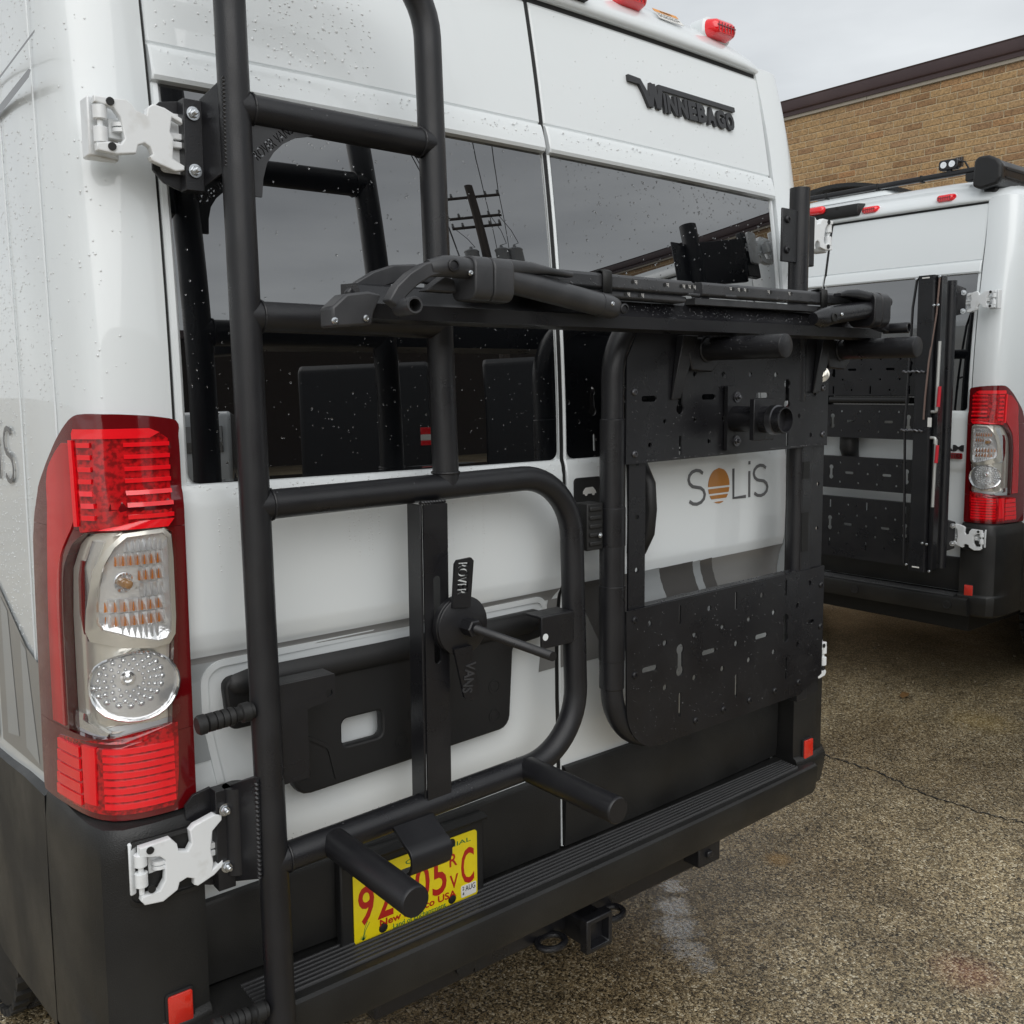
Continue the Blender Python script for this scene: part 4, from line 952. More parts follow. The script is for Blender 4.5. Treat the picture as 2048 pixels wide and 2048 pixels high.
# centre bar: folded channel with a slot
cbar = LB(MB().box((-.471, -.136, .846), (-.466, -.092, 1.424)), 'centre_bar', 'black_powder', bevel=.001)
pl_ = plate('bar_face', rrect(-.4655, .846, -.411, 1.424, .003), [slot(-.438, 1.202, .170, .0155, True)], -.1375, .004, 'black_powder', cbar)
MB().box((-.416, -.1355, .846), (-.411, -.092, 1.424)).build('bar_side', 'black_powder', cbar, bevel=.001)
wdb = MB(); wdb.tube([(-.470+.058*i/18, -.136+.002*(i % 2), 1.427+.001*(i % 2)) for i in range(19)], .0035, 6); wdb.build('weld', 'black_powder', cbar)
# clamp disc with two lettered arms and threaded rod
hub = LB(MB().lathe((-.398, -.142, 1.190), (0, -1, 0), [(0, .050), (.004, .056), (.016, .056), (.018, .053), (.021, .053), (.0215, .057), (.026, .057), (.0275, .055)], 40), 'clamp_disc', 'black_satin', ang=40)
arm1 = [(-.427, 1.230), (-.4205, 1.312), (-.415, 1.319), (-.383, 1.3205), (-.377, 1.314), (-.386, 1.225)]
AM = Matrix.Translation((-.4035, -.1735, 1.278)) @ Matrix.Rotation(R(-4), 4, 'Y')
lt = text_loops('ROVER', (-.031, -.0125, .031, .0125), .02)
rot = lambda x, z: (z, -x)
c4, s4 = math.cos(R(4)), math.sin(R(4))
def tr(q):
    x, z = rot(*q); x, z = x*c4+z*s4, -x*s4+z*c4; return (x-.4025, z+1.282)
plate('arm', arm1, [[tr(q) for q in l] for l in lt], -.1725, .006, 'black_satin', hub)
arm2 = [(-.4255, 1.150), (-.384, 1.150), (-.364, 1.050), (-.369, 1.0425), (-.396, 1.046), (-.4025, 1.052)]
a2 = plate('arm', arm2, [], -.1725, .006, 'black_satin', hub)
T2 = Matrix.Translation((-.392, -.1757, 1.090)) @ Matrix.Rotation(R(90+10), 4, 'Y')
text_fit('arm_letters', 'VANS', (-.030, -.012, .030, .012), 0, 'grey_alloy', a2, extr=.0012, off=.02, M4=T2)
MB().lathe((-.392, -.168, 1.189), (0, -1, 0), [(0, .017), (.030, .017), (.032, .014)], 6).build('nut', 'black_satin', hub, smooth=False)
rb = MB(); rb.tube([(-.390, -.19-.0011*i, 1.188-.00003*i) for i in range(206)], [.0085 if i % 2 else .0074 for i in range(206)], 12); rb.build('threaded_rod', 'black_satin', hub, ang=60)
# small brackets
clip = LB(MB().box((-.176, -.139, 1.097), (-.086, -.133, 1.165)), 'clip_bracket', 'black_powder', bevel=.0015)
MB().box((-.176, -.1325, 1.1605), (-.086, -.085, 1.1655)).build('flange', 'black_powder', clip, bevel=.001)
MB().lathe((-.166, -.1392, 1.122), (0, -1, 0), [(0, .0075), (.0006, .0075)], 14).build('hole', 'white_paint', clip)
gp = plate('side_plate', [(-.757, .955), (-.757, 1.133), (-.645, 1.133), (-.645, 1.088), (-.700, 1.080), (-.700, .955)], [circ(-.657, 1.100, .007)], -.112, .006, 'black_powder', lad); lp_(gp)
MB().box((-.757, -.1085, 1.127), (-.645, -.070, 1.133)).build('flange', 'black_powder', gp, bevel=.001)
# hook clip over the number plate
hk = MB(); hk.loft([[(x, -.120, .842), (x, -.185, .806), (x, -.200, .800), (x, -.207, .790), (x, -.2075, .772), (x, -.201, .757), (x, -.188, .747), (x, -.165, .746), (x, -.165, .752), (x, -.185, .753), (x, -.195, .762), (x, -.2005, .775), (x, -.200, .786), (x, -.194, .793), (x, -.183, .798), (x, -.118, .834)] for x in (-.548, -.458)])
LB(hk, 'hook_clip', 'black_powder', ang=40, bevel=.001)
# two long pegs
for x, z in ((-.664, .830), (-.209, .847)):
    LB(MB().lathe((x, yl(z)-.015, z), (0, -1, 0), [(0, .0262), (.255, .0262), (.2585, .0255), (.2605, .0235)], 32), 'peg', 'black_powder', ang=40)
# knurled foot pegs on the outside
for z, dz in ((1.103, -.006), (.572, .006)):
    pr = [(0, .0135), (.004, .0165), (.014, .0165), (.016, .012), (.018, .0155)]
    for k in range(4): a = .020+.011*k; pr += [(a, .0152), (a+.008, .0155), (a+.0085, .0128), (a+.0105, .0128)]
    pr += [(.064, .0145), (.068, .0125), (.074, .0125), (.076, .0165), (.090, .0165), (.092, .013), (.097, .013)]
    LB(MB().lathe((-.900, yl(z)-.006, z+dz), (1, 0, -dz*9), pr, 20), 'foot_peg', 'rubber', ang=35)
# lettered gusset
gl = [(-.760, 2.070), (-.648, 2.070)] + [(-.648+.0-.112*math.sin(R(a)) , 1.985+.082*math.cos(R(a))) for a in range(10, 91, 8)]
gl = [(-.760, 2.072), (-.640, 2.072), (-.655, 2.066), (-.680, 2.060), (-.705, 2.046), (-.722, 2.030), (-.735, 2.010), (-.742, 1.985), (-.745, 1.955), (-.760, 1.955)]
gt = text_loops('ROVER VANS', (-.043, -.0085, .043, .0085), .01); ca, sa = math.cos(R(40)), math.sin(R(40))
gus = plate('gusset', gl, [[(q[0]*ca-q[1]*sa-.7225, q[0]*sa+q[1]*ca+2.0465) for q in l] for l in gt], yl(2.05)-.004, .005, 'grey_alloy', lad); lp_(gus)  # black plate; the lighter grey stands for light on its face
# hinge brackets: flange, web, bolts
for za, zb, yb_ in ((1.962, 2.106, -.047), (.775, .955, -.066)):
    fl = plate('hinge_bracket', [(-.897, zb-.022), (-.882, zb-.006), (-.852, zb), (-.852, za+.002), (-.880, za+.012), (-.897, za+.030)], [], yb_+.028, .006, 'black_powder', lad, bevel=.001); lp_(fl)
    MB().box((-.853, yb_, za), (-.822, yb_+.026, zb)).build('bolt_plate', 'black_powder', fl, bevel=.0012)
    wb_ = MB(); ym = yl((za+zb)/2); wb_.hexa([(-.823, yb_+.001, za+.008), (-.803, ym-.004, za+.030), (-.797, ym+.004, za+.030), (-.823, yb_+.008, za+.008), (-.823, yb_+.001, zb+.004), (-.803, ym-.004, zb+.032), (-.797, ym+.004, zb+.032), (-.823, yb_+.008, zb+.004)]); wb_.build('web', 'black_powder', fl, bevel=.001)
    zm, hh = (za+zb)/2, (.043 if za > 1 else .049)
    for zc in (zm+hh+.006, zm-hh+.002): bolt(fl, (-.838, yb_-.001, zc), (0, -1, 0), .0075, .011)
    wd = MB(); wd.tube([(-.8045-.0016*(i % 2), ym-.010+.003*(i % 2), za+.034+(zb-za-.006)*i/44) for i in range(45)], .0036, 6); wd.build('weld', 'black_powder', fl)
LB(MB().tube([(-.815, -.06, .955), (-.815, -.06, .80)], .022, 18), 'hinge_tube', 'black_powder', ang=40)

# ---------------------------------------------------------------- cargo frame on the right door
YF = -.120
car = empty('cargo_rack', (.40, -.12, .80), label='black frame with perforated panels and pegs mounted on the right rear door', category='cargo rack')
def CB(mb, name, m_, **k):
    o = mb.build(name, m_, car, **k); o.matrix_parent_inverse = Matrix.Translation((-.40, .12, -.80)); return o
def CP(*a, **k):
    o = plate(*a, **k); o.matrix_parent_inverse = Matrix.Translation((-.40, .12, -.80)); return o
F3 = lambda x, z: (x, YF, z)
CB(MB().tube(arc_path([F3(.30, 1.81), F3(.048, 1.81), F3(.048, .826), F3(.74, .826), F3(.74, 1.60)], [.15, .14, .10], 12), TR, 28), 'frame_tube', 'black_powder')
CB(MB().cyl((.048, YF, .965), (.048, YF, 1.570), .0285, 28), 'sleeve', 'black_powder', bevel=.002)
for za, zb in ((1.03, 1.20), (1.29, 1.375)): CB(MB().cyl((.048, YF, za), (.048, YF, zb), .0298, 28), 'sleeve_collar', 'black_satin', bevel=.001)
st1 = CP('strap', rrect(.078, 1.12, .131, 1.52, .003), [circ(.105, 1.350, .006), circ(.105, 1.230, .006), circ(.105, 1.47, .006)], -.139, .005, 'black_powder', car)
up = CB(MB().box((.727, YF-.026, .79), (.772, YF+.026, 1.80)), 'right_upright', 'black_powder', bevel=.003)
CP('strap', rrect(.773, .80, .829, 1.80, .003), [circ(.806, 1.376, .006), circ(.806, 1.256, .006), slot(.748+.0, 1.0, .01, .006, True)], -.139, .005, 'black_powder', car)
for za, zb in ((1.20, 1.305), (1.395, 1.44)): MB().box((.7275, YF-.0275, za), (.756, YF-.024, zb)).build('dark_slot', 'seal', up, smooth=False)
CB(MB().lathe((.712, -.128, 1.60), (0, 0, 1), [(0, TR), (.54, TR), (.541, TR-.003), (.50, TR-.003)], 30), 'post', 'black_powder', ang=40)
# panels
hx = lambda i: .135+.1045*i
gridA = []
for i in range(5): gridA.append(circ(.286+.1035*i, 1.667, .0068, 10))
gridA += [slot(.133, 1.6125, .050, .013), slot(.337, 1.6145, .050, .013), slot(.542, 1.616, .050, .013), slot(.748, 1.617, .050, .013), keyhole(.236, 1.6145), keyhole(.646, 1.6175)]
for x in (.185, .289, .392, .495, .598, .700): gridA.append(circ(x, 1.5615, .0058, 10))
for x in (.136, .340, .546, .753): gridA.append(circ(x, 1.510, .0062, 10))
gridA += [slot(.238, 1.505, .046, .0085, True), slot(.650, 1.507, .046, .0085, True)]
pt_ = CP('upper_panel', [(.060, 1.470), (.830, 1.480), (.830, 1.80), (.17, 1.80), (.105, 1.775), (.062, 1.70)], gridA, -.1475, .004, 'black_satin', car)
gridB = [slot(.243, 1.108, .046, .0085, True), slot(.452, 1.1095, .046, .0085, True), slot(.660, 1.1135, .046, .0085, True), keyhole(.2455, .998), keyhole(.662, 1.006), slot(.141, .997, .050, .013), slot(.350, .999, .050, .013), slot(.558, 1.0025, .050, .013), slot(.767, 1.006, .046, .008), slot(.2465, .8895, .060, .0085, True), slot(.458, .892, .060, .0085, True), slot(.668, .896, .060, .0085, True)]
for x, z in ((.140, 1.1025), (.350, 1.106), (.557, 1.109), (.766, 1.112), (.192, 1.049), (.2965, 1.051), (.401, 1.053), (.505, 1.055), (.608, 1.057), (.712, 1.059), (.194, .9425), (.298, .945), (.403, .947), (.508, .949), (.6115, .951), (.716, .953), (.455, 1.001)): gridB.append(circ(x, z, .0074, 10))
ol = [(.064, 1.142), (.833, 1.151), (.833, .850), (.730, .812)] + [(.175-.108*math.sin(R(a)), .918-.110*math.cos(R(a))) for a in range(0, 91, 9)]
pb_ = CP('lower_panel', ol, gridB, -.1475, .004, 'black_satin', car)
for nm, x0, x1, za, zb, par in (('panel_flange', .13, .775, 1.1445, 1.152, pb_),):
    MB().hexa([(x0, -.1455, za-.004), (x1, -.1455, zb-.004), (x1, -.118, zb-.004), (x0, -.118, za-.004), (x0, -.1455, za), (x1, -.1455, zb), (x1, -.118, zb), (x0, -.118, za)]).build(nm, 'black_satin', par, bevel=.001)
for x, z in ((.091, 1.119), (.092, .992), (.818, 1.10), (.820, .985), (.304, .838), (.409, .842), (.513, .843), (.619, .846), (.724, .848)): button(pb_, (x, -.1495, z), r=.0085, m='black_satin', name='bolt')
for x, z in ((.085, 1.628), (.087, 1.492), (.805, 1.632), (.808, 1.51)): button(pt_, (x, -.1495, z), r=.0085, m='steel_dark', name='bolt')
# peg brackets
for x in (.306, .856):
    z = 1.724 if x < .5 else 1.733
    bl = CB(MB().prism([(x-.062, z-.012), (x-.050, z-.048), (x+.020, z-.052), (x+.045, z-.030), (x+.045, z+.026), (x-.062, z+.026)], -.168, -.150), 'peg_bracket', 'black_powder', bevel=.003)
    MB().lathe((x, -.160, z), (0, -1, 0), [(0, .030), (.012, .030), (.0135, .0262), (.218, .0262), (.2205, .0255), (.222, .023)], 32).build('peg', 'black_powder', bl, ang=40)
    MB().hexa([(x-.105, -.1505, z-.115), (x-.075, -.1505, z-.112), (x-.075, -.156, z-.112), (x-.105, -.156, z-.115), (x-.085, -.150, z+.03), (x-.035, -.150, z+.03), (x-.035, -.172, z+.03), (x-.085, -.172, z+.03)]).build('gusset', 'black_powder', bl, bevel=.002)
# tube mount
mp_ = CP('tube_mount_plate', rrect(.390, 1.485, .456, 1.639, .003), [], -.158, .010, 'black_powder', car)
tm = MB(); tm.lathe((.421, -.162, 1.561), (0, -1, 0), [(0, .031), (.140, .031), (.1425, .030), (.1425, .0272), (.02, .0272)], 32); tm.build('mount_tube', 'black_satin', mp_, ang=40)
MB().lathe((.421, -.268, 1.561), (0, -1, 0), [(0, .0315), (.001, .0345), (.016, .0345), (.017, .0315)], 32).build('collar', 'steel_dark', mp_, ang=40)
MB().box((.383, -.245, 1.513), (.459, -.232, 1.609)).build('stop_plate', 'black_powder', mp_, bevel=.0015)
for z in (1.613, 1.508): bolt(mp_, (.424, -.163, z), (0, -1, 0), .009, .008, 'steel_dark')
# bracket to the upper right hinge
hb_ = CB(MB().hexa([(.705, -.130, 1.950), (.705, -.118, 1.950), (.835, -.035, 1.950), (.835, -.047, 1.950), (.705, -.130, 2.082), (.705, -.118, 2.082), (.835, -.035, 2.082), (.835, -.047, 2.082)]), 'hinge_bracket', 'black_powder', bevel=.002)
MB().box((.625, -.139, 1.950), (.70, -.133, 2.082)).build('flange', 'black_powder', hb_, bevel=.002)
for z in (2.055, 1.98): button(hb_, (.645, -.1395, z), r=.010, m='black_satin', name='bolt')
MB().box((.832, -.050, 1.965), (.90, -.030, 2.10)).build('leaf_plate', 'black_powder', hb_, bevel=.003)
# rubber latch between the two frames
lt_ = MB(); lt_.box((-.030, -.122, 1.285), (.018, -.078, 1.388)); 
for k in range(5): lt_.box((-.024, -.126, 1.295+.019*k), (.012, -.121, 1.305+.019*k))
lt2 = lt_.build('frame_latch', 'rubber', None, bevel=.003); lt2.parent = car; lt2.matrix_parent_inverse = Matrix.Translation((-.40, .12, -.80))
bolt(lt2, (.002, -.127, 1.318), (0, -1, 0), .004, .004)
dg_ = MB(); dg_.lathe((.790, -.152, 1.668), (-.9, -1, .2), [(0, .021), (.004, .021), (.0045, .018), (.007, .013), (.0075, .009), (.010, .007)], 22); o_ = dg_.build('dial', 'lamp_beige', car, ang=30); o_.matrix_parent_inverse = Matrix.Translation((-.40, .12, -.80))

# ---------------------------------------------------------------- folded bicycle rack lying across both frames
bike = empty('bicycle_rack', (.10, -.24, 1.75), label='folded dark grey bicycle rack lying level across both door frames', category='bike rack')
BI = Matrix.Translation((-.10, .24, -1.75))
def BB(mb, name, m_, **k):
    o = mb.build(name, m_, bike, **k); o.matrix_parent_inverse = BI.copy(); return o
bprof = [(-.180, 1.750), (-.240, 1.746), (-.256, 1.752), (-.258, 1.776), (-.250, 1.782), (-.236, 1.806), (-.226, 1.810), (-.180, 1.812)]
beam = BB(MB().loft([[(x, y, z+.008*(x+.7)/1.6) for y, z in bprof] for x in (-.650, -.5, -.2, .2, .6, .90)]), 'beam', 'black_satin', ang=25)
ep = BB(MB().loft([[(x, -.262-d, z) for x, z in ((-.716, 1.735), (-.645, 1.741), (-.640, 1.762), (-.626, 1.790), (-.650, 1.794), (-.690, 1.788), (-.716, 1.766))] for d in (-.034, .008)]), 'end_plate', 'grey_alloy', bevel=.004)
for x, z in ((-.713, 1.745), (-.657, 1.751)): button(ep, (x, -.272, z), r=.006)
# arched guards
def arch(y, th, pts, wd, name='arch_guard'):
    b = MB(); n = len(pts); up = []; lo = []
    for i in range(n):
        a = pts[max(i-1, 0)]; c = pts[min(i+1, n-1)]; tx, tz = c[0]-a[0], c[1]-a[1]; L = math.hypot(tx, tz); up.append((pts[i][0]-tz/L*wd/2, pts[i][1]+tx/L*wd/2)); lo.append((pts[i][0]+tz/L*wd/2, pts[i][1]-tx/L*wd/2))
    b.loft([[(u[0], y, u[1]), (u[0], y+th, u[1]), (l[0], y+th, l[1]), (l[0], y, l[1])] for u, l in zip(up, lo)]); return BB(b, name, 'grey_alloy', bevel=.003, ang=40)
arch(-.215, .014, [(-.648, 1.786), (-.630, 1.803), (-.600, 1.820), (-.565, 1.832), (-.525, 1.836), (-.48, 1.834)], .030)
arch(-.318, .024, [(-.632, 1.770), (-.618, 1.792), (-.595, 1.812), (-.568, 1.828), (-.540, 1.836), (-.510, 1.837)], .024, 'clamp_arm')
MBt = MB(); MBt.lathe((-.612, -.300, 1.767), (-.18, -1, 0), [(0, .0135), (.060, .0138), (.0625, .0125), (.0625, .0098), (.03, .0098)], 26); BB(MBt, 'tube_end', 'grey_alloy', ang=40)
kn = BB(MB().tube([(-.560, -.306, 1.832), (-.53, -.306, 1.838), (-.50, -.302, 1.839), (-.470, -.300, 1.838)], [.014, .0175, .0185, .0165], 22), 'joint', 'grey_alloy', ang=50)
MB().lathe((-.522, -.322, 1.838), (-.1, -1, 0), [(0, .0105), (.004, .0105), (.005, .008), (.002, .007), (.0025, .003)], 20).build('pivot_screw', 'black_satin', kn)
button(kn, (-.484, -.3185, 1.829), r=.005)
BB(MB().prism([(-.545, 1.800), (-.48, 1.800), (-.485, 1.822), (-.505, 1.828)], -.275, -.25), 'joint_block', 'grey_alloy', bevel=.003)
# left clamp body (two halves) and lever
for x0, x1, nm in ((-.476, -.437, 'clamp_jaw'), (-.4355, -.392, 'clamp_jaw')):
    BB(MB().loft([[(x0, y, z) for y, z in rrect(-.322, 1.786, -.252, 1.860, .020, 5)], [(x1, y, z-.001) for y, z in rrect(-.322, 1.786, -.252, 1.861, .020, 5)]]), nm, 'grey_alloy', bevel=.003, ang=40)
BB(MB().loft([[(-.395, y, z) for y, z in rrect(-.312, 1.832, -.27, 1.861, .012, 4)], [(-.335, y, z) for y, z in rrect(-.308, 1.838, -.27, 1.860, .010, 4)], [(-.290, y, z) for y, z in rrect(-.302, 1.842, -.275, 1.854, .005, 4)], [(-.235, y, z) for y, z in rrect(-.30, 1.840, -.278, 1.849, .004, 4)]]), 'lever', 'grey_alloy', ang=50)
sl = BB(MB().tube([(-.42, -.292, 1.832), (-.385, -.291, 1.826), (-.155, -.284, 1.796)], .0222, 26), 'sleeve', 'grey_alloy', ang=50)
MB().tube([(-.158, -.284, 1.7965), (-.128, -.283, 1.7925), (-.112, -.282, 1.7905), (-.100, -.281, 1.789)], [.0230, .0230, .020, .011], 24).build('sleeve_cap', 'grey_alloy', sl, ang=50)
MB().lathe((-.104, -.298, 1.789), (-.2, -1, 0), [(0, .0095), (.007, .0095), (.008, .0065), (.005, .006)], 18).build('pivot_screw', 'black_satin', sl); button(sl, (-.140, -.3065, 1.796), r=.0045)
# wheel rails with holes
def rail(x0, x1, z0, z1, dz, y, holes, name='wheel_rail'):
    b = MB(); b.loft([[(x, y+a, z0+c+dz*(x-x0)/(x1-x0)) for a, c in ((0, 0), (-.004, .003), (-.004, z1-z0-.006), (0, z1-z0), (.030, z1-z0), (.030, 0))] for x in (x0, (x0+x1)/2, x1-.012)] + [[(x1, y+a*.6+.004, z0+dz+(c-.014)*.7+.014) for a, c in ((0, 0), (-.004, .003), (-.004, z1-z0-.006), (0, z1-z0), (.030, z1-z0), (.030, 0))]])
    o = BB(b, name, 'grey_alloy', ang=30, bevel=.0015)
    for x in holes:
        z = (z0+z1)/2+.002+dz*(x-x0)/(x1-x0); MB().lathe((x, y-.0042, z), (0, -1, 0), [(0, .0042), (.0005, .0042)], 12).build('hole', 'seal', o)
        text_fit('rail_mark', '29"', (-.004, -.0035, .004, .0035), 0, 'label_white', o, extr=.0003, M4=Matrix.Translation((x+.009, y-.0045, z)) @ Matrix.Rotation(R(90), 4, 'Y'))
    return o
rail(-.40, .150, 1.829, 1.858, .001, -.262, (-.044, .050, .100, .118, .134))
rail(-.30, .13, 1.812, 1.826, .001, -.258, (-.06, -.02), 'lower_rail')
o_ = rail(-.155, .48, 1.831, 1.859, 0, -.262, ()); bpy.data.objects.remove(o_)
r2 = MB(); r2.loft([[(x, -.262+a, 1.831+c+.005*(x-.155)/.6) for a, c in ((0, 0), (-.004, .003), (-.004, .023), (0, .0285), (.030, .0285), (.030, 0))] for x in (.170, .5, .78)])
ro = BB(r2, 'wheel_rail', 'grey_alloy', ang=30, bevel=.0015)
for x in (.272, .300, .322, .408, .487):
    z = 1.849+.005*(x-.155)/.6; MB().lathe((x, -.2662, z), (0, -1, 0), [(0, .0042), (.0005, .0042)], 12).build('hole', 'seal', ro)
    text_fit('rail_mark', '29"', (-.004, -.0035, .004, .0035), 0, 'label_white', ro, extr=.0003, M4=Matrix.Translation((x-.009, -.2665, z)) @ Matrix.Rotation(R(90), 4, 'Y'))
r3 = MB(); r3.loft([[(x, -.258+a, 1.812+c+.005*(x-.155)/.6) for a, c in ((0, 0), (0, .014), (.03, .014), (.03, 0))] for x in (.155, .5, .80)]); BB(r3, 'lower_rail', 'grey_alloy', ang=30, bevel=.001)
for x, z in ((.140, 1.829), (.262, 1.832)): BB(MB().box((x-.018, -.270, z-.001), (x+.018, -.262, z+.005)), 'rail_latch', 'grey_alloy', bevel=.002)
# straps
for x, dz in ((-.118, 0), (.615, .006)):
    s_ = BB(MB().loft([[(x-.012, y, z+dz), (x+.012, y, z+dz)] for y, z in ((-.240, 1.862), (-.262, 1.866), (-.270, 1.862), (-.2715, 1.85), (-.271, 1.813))] + [], closed=False), 'strap', 'rubber', ang=60)
    so = s_.modifiers.new('s', 'SOLIDIFY'); so.thickness = .004
    MB().tube([(x-.026, -.274, 1.812+dz), (x+.026, -.274, 1.814+dz)], .006, 12).build('strap_pin', 'rubber', s_)
# right clamp group
for x0, x1 in ((.742, .775), (.7765, .815)):
    BB(MB().loft([[(x0, y, z) for y, z in rrect(-.330, 1.782, -.255, 1.868, .022, 5)], [(x1, y, z) for y, z in rrect(-.330, 1.782, -.255, 1.867, .022, 5)]]), 'clamp_jaw', 'black_satin', bevel=.003, ang=40)
BB(MB().loft([[(.745, y, z) for y, z in rrect(-.322, 1.842, -.272, 1.868, .011, 4)], [(.690, y, z) for y, z in rrect(-.318, 1.848, -.275, 1.872, .010, 4)], [(.650, y, z) for y, z in rrect(-.314, 1.850, -.285, 1.867, .007, 4)], [(.622, y, z) for y, z in rrect(-.310, 1.850, -.290, 1.858, .003, 4)]]), 'lever', 'black_satin', ang=50)
sr = BB(MB().tube([(.525, -.300, 1.794), (.555, -.302, 1.796), (.600, -.303, 1.806), (.755, -.303, 1.826)], [.014, .0225, .0222, .0215], 26), 'sleeve', 'black_satin', ang=50)
MB().lathe((.572, -.322, 1.798), (-.1, -1, 0), [(0, .0105), (.006, .0105), (.007, .0075), (.004, .007)], 18).build('pivot_screw', 'rubber', sr); button(sr, (.604, -.3255, 1.806), r=.0045)
BB(MB().tube([(.805, -.29, 1.843), (.835, -.292, 1.848), (.862, -.294, 1.849)], [.017, .0165, .013], 22), 'joint', 'black_satin', ang=50)
ar = MB(); ar.loft([[(.795, y, z) for y, z in rrect(-.312, 1.780, -.282, 1.812, .008, 3)], [(.84, y, z) for y, z in rrect(-.306, 1.772, -.284, 1.796, .008, 3)], [(.875, y, z) for y, z in rrect(-.305, 1.770, -.285, 1.790, .008, 3)]]); BB(ar, 'clamp_arm', 'black_satin', ang=50)
MBt = MB(); MBt.lathe((.862, -.285, 1.783), (.12, -1, 0), [(0, .0135), (.062, .0138), (.0645, .0125), (.0645, .0098), (.03, .0098)], 26); BB(MBt, 'tube_end', 'black_satin', ang=40)

# ---------------------------------------------------------------- van 2 (parked square to the first, tail towards us)
V2 = (3.343, 1.536, .030); RZ2 = R(-90)
van2 = empty('cargo_van', V2, RZ2, label='white van parked behind on the right with awning and roof bar', category='van')
build_shell(van2)
dl2 = build_door(-1, van2); dr2 = build_door(1, van2); build_bumper(van2, sensors=True)
build_lamp(-1, van2); build_lamp(1, van2)
for s_, dz, y, lw in ((-1, -.03, -.040, False), (-1, -1.192, -.060, True), (1, -.03, -.040, False), (1, -1.192, -.060, True)): build_hinge(s_, van2, dz, y, lw)
lower_trim(dl2, -.855, -.012, za=.735, zb=.735); lower_trim(dr2, .006, .862, za=.735, zb=.735)
for x in (-.645, -.231, .231, .645): marker_light(van2, x, .118+C0*x*x, 2.555, .098, .042)
ch = MB(); ch.loft([[(x, .095+dy, 2.53+dz) for dy, dz in ((.05, .0), (-.012, .004), (-.022, .03), (-.016, .068), (.06, .075))] for x in (-.174, 0, .174)]); sh = ch.build('stop_lamp_housing', 'black_plastic', van2, bevel=.006)
MB().lathe((.045, .080, 2.585), (0, -1, 0), [(0, .010), (.004, .010), (.005, .006)], 14).build('camera_lens', 'seal', sh)
b = MB(); q = rrect(-.130, 2.568, -.030, 2.612, .018, 5); b.loft([[(x, .082, z) for x, z in q], [(x, .062, z) for x, z in q], [(-.08+(x+.08)*.8, .052, 2.59+(z-2.59)*.7) for x, z in q]]); b.build('stop_lamp', 'lamp_red', sh, ang=50)
plate('latch_plate', rrect(.022, 1.372, .110, 1.434, .010), [], -.020, .010, 'black_plastic', dr2, bevel=.002)
b = MB(); b.tube([(.250, -.015, 1.39), (.25, -.05, 1.375), (.25, -.068, 1.33), (.25, -.068, 1.27), (.25, -.05, 1.225), (.25, -.012, 1.21)], [.03, .045, .05, .05, .045, .03], 16); b.build('grab_handle', 'black_plastic', dr2, ang=60)
em = text_fit('emblem', 'RAM', (.700, 1.274, .848, 1.306), 0, 'letter_black', dr2, extr=.006, off=.03, yfun=SY)
em2 = plate('emblem_bar', rrect(.690, 1.236, .850, 1.266, .006), [], -.020, .008, 'lamp_red_dark', dr2, bevel=.002)
text_fit('emblem_text', 'PROMASTER', (.696, 1.241, .843, 1.261), -.0245, 'steel_dark', em2, extr=.001)
# roof equipment
aw = empty('awning', (V2[0]+.1, V2[1]-.85, 2.66), RZ2, label='rolled black awning case along the roof edge of the right-hand van', category='awning')
aprof = [(.795, 2.62), (.80, 2.735), (.820, 2.752), (.865, 2.750), (.905, 2.728), (.925, 2.70), (.925, 2.64), (.905, 2.612), (.83, 2.600)]
ax = lambda x, z: (x-.85, z-2.66)
b = MB(); b.loft([[(ax(x, z)[0], y, ax(x, z)[1]) for x, z in aprof] for y in (.02, .04, 3.6)]); b.build('case', 'black_satin', aw, ang=30, bevel=.004)
cx_ = [(ax(x, z)[0]*1.06+.002, ax(x, z)[1]*1.06) for x, z in aprof]; b = MB(); b.loft([[(x, y, z) for x, z in cx_] for y in (-.02, .022)]); b.build('end_cap', 'black_plastic', aw, bevel=.012, seg=3, ang=40)
for zc in (.03, -.01): MB().box((.0735, .05, zc-.004), (.0785, 3.55, zc+.004)).build('case_rib', 'black_plastic', aw, smooth=False)
MB().box((-.03, .05, -.075), (.03, .16, -.05)).build('mount_foot', 'black_plastic', aw, bevel=.006)
rb_ = empty('roof_bar', (V2[0]+.2, V2[1], 2.72), RZ2, label='thin black cross bar spanning the roof of the right-hand van', category='roof bar')
b = MB(); b.loft([[(x, y, z) for y, z in rrect(-.018, -.014, .018, .014, .008, 3)] for x in (-.98, .80)]); b.build('bar', 'black_satin', rb_, ang=40)
for x in (-.1, .22, .47): MB().box((x-.006, -.020, -.019), (x+.006, .020, .017)).build('cable_tie', 'rubber', rb_, bevel=.002)
for x in (-.9, .74): MB().box((x-.03, -.025, -.055), (x+.03, .025, -.014)).build('foot', 'black_plastic', rb_, bevel=.006)
wl_ = empty('work_light', (V2[0]+.19, V2[1]-.62, 2.765), RZ2, label='small twin-lens work light clamped to the roof bar of the right-hand van', category='work light')
MB().loft([[(x, y, z) for x, z in rrect(-.050, -.026, .050, .026, .014, 4)] for y in (-.018, .022)]).build('housing', 'black_satin', wl_, bevel=.004, ang=40)
for x in (-.022, .022): MB().lathe((x, -.019, 0), (0, -1, 0), [(0, .0165), (.003, .0165), (.0035, .014), (.001, .004)], 18).build('lens', 'chrome', wl_)
for k in range(4): MB().box((.018+.010*k, .0225, -.012), (.021+.010*k, .045, .038)).build('cooling_fin', 'steel_dark', wl_, smooth=False)
MB().tube([(.05, .01, .01), (.075, .01, .005), (.095, .01, -.03)], .005, 8).build('cable', 'rubber', wl_)
MB().box((-.012, -.008, -.045), (.012, .012, -.024)).build('bracket', 'black_satin', wl_, bevel=.003)
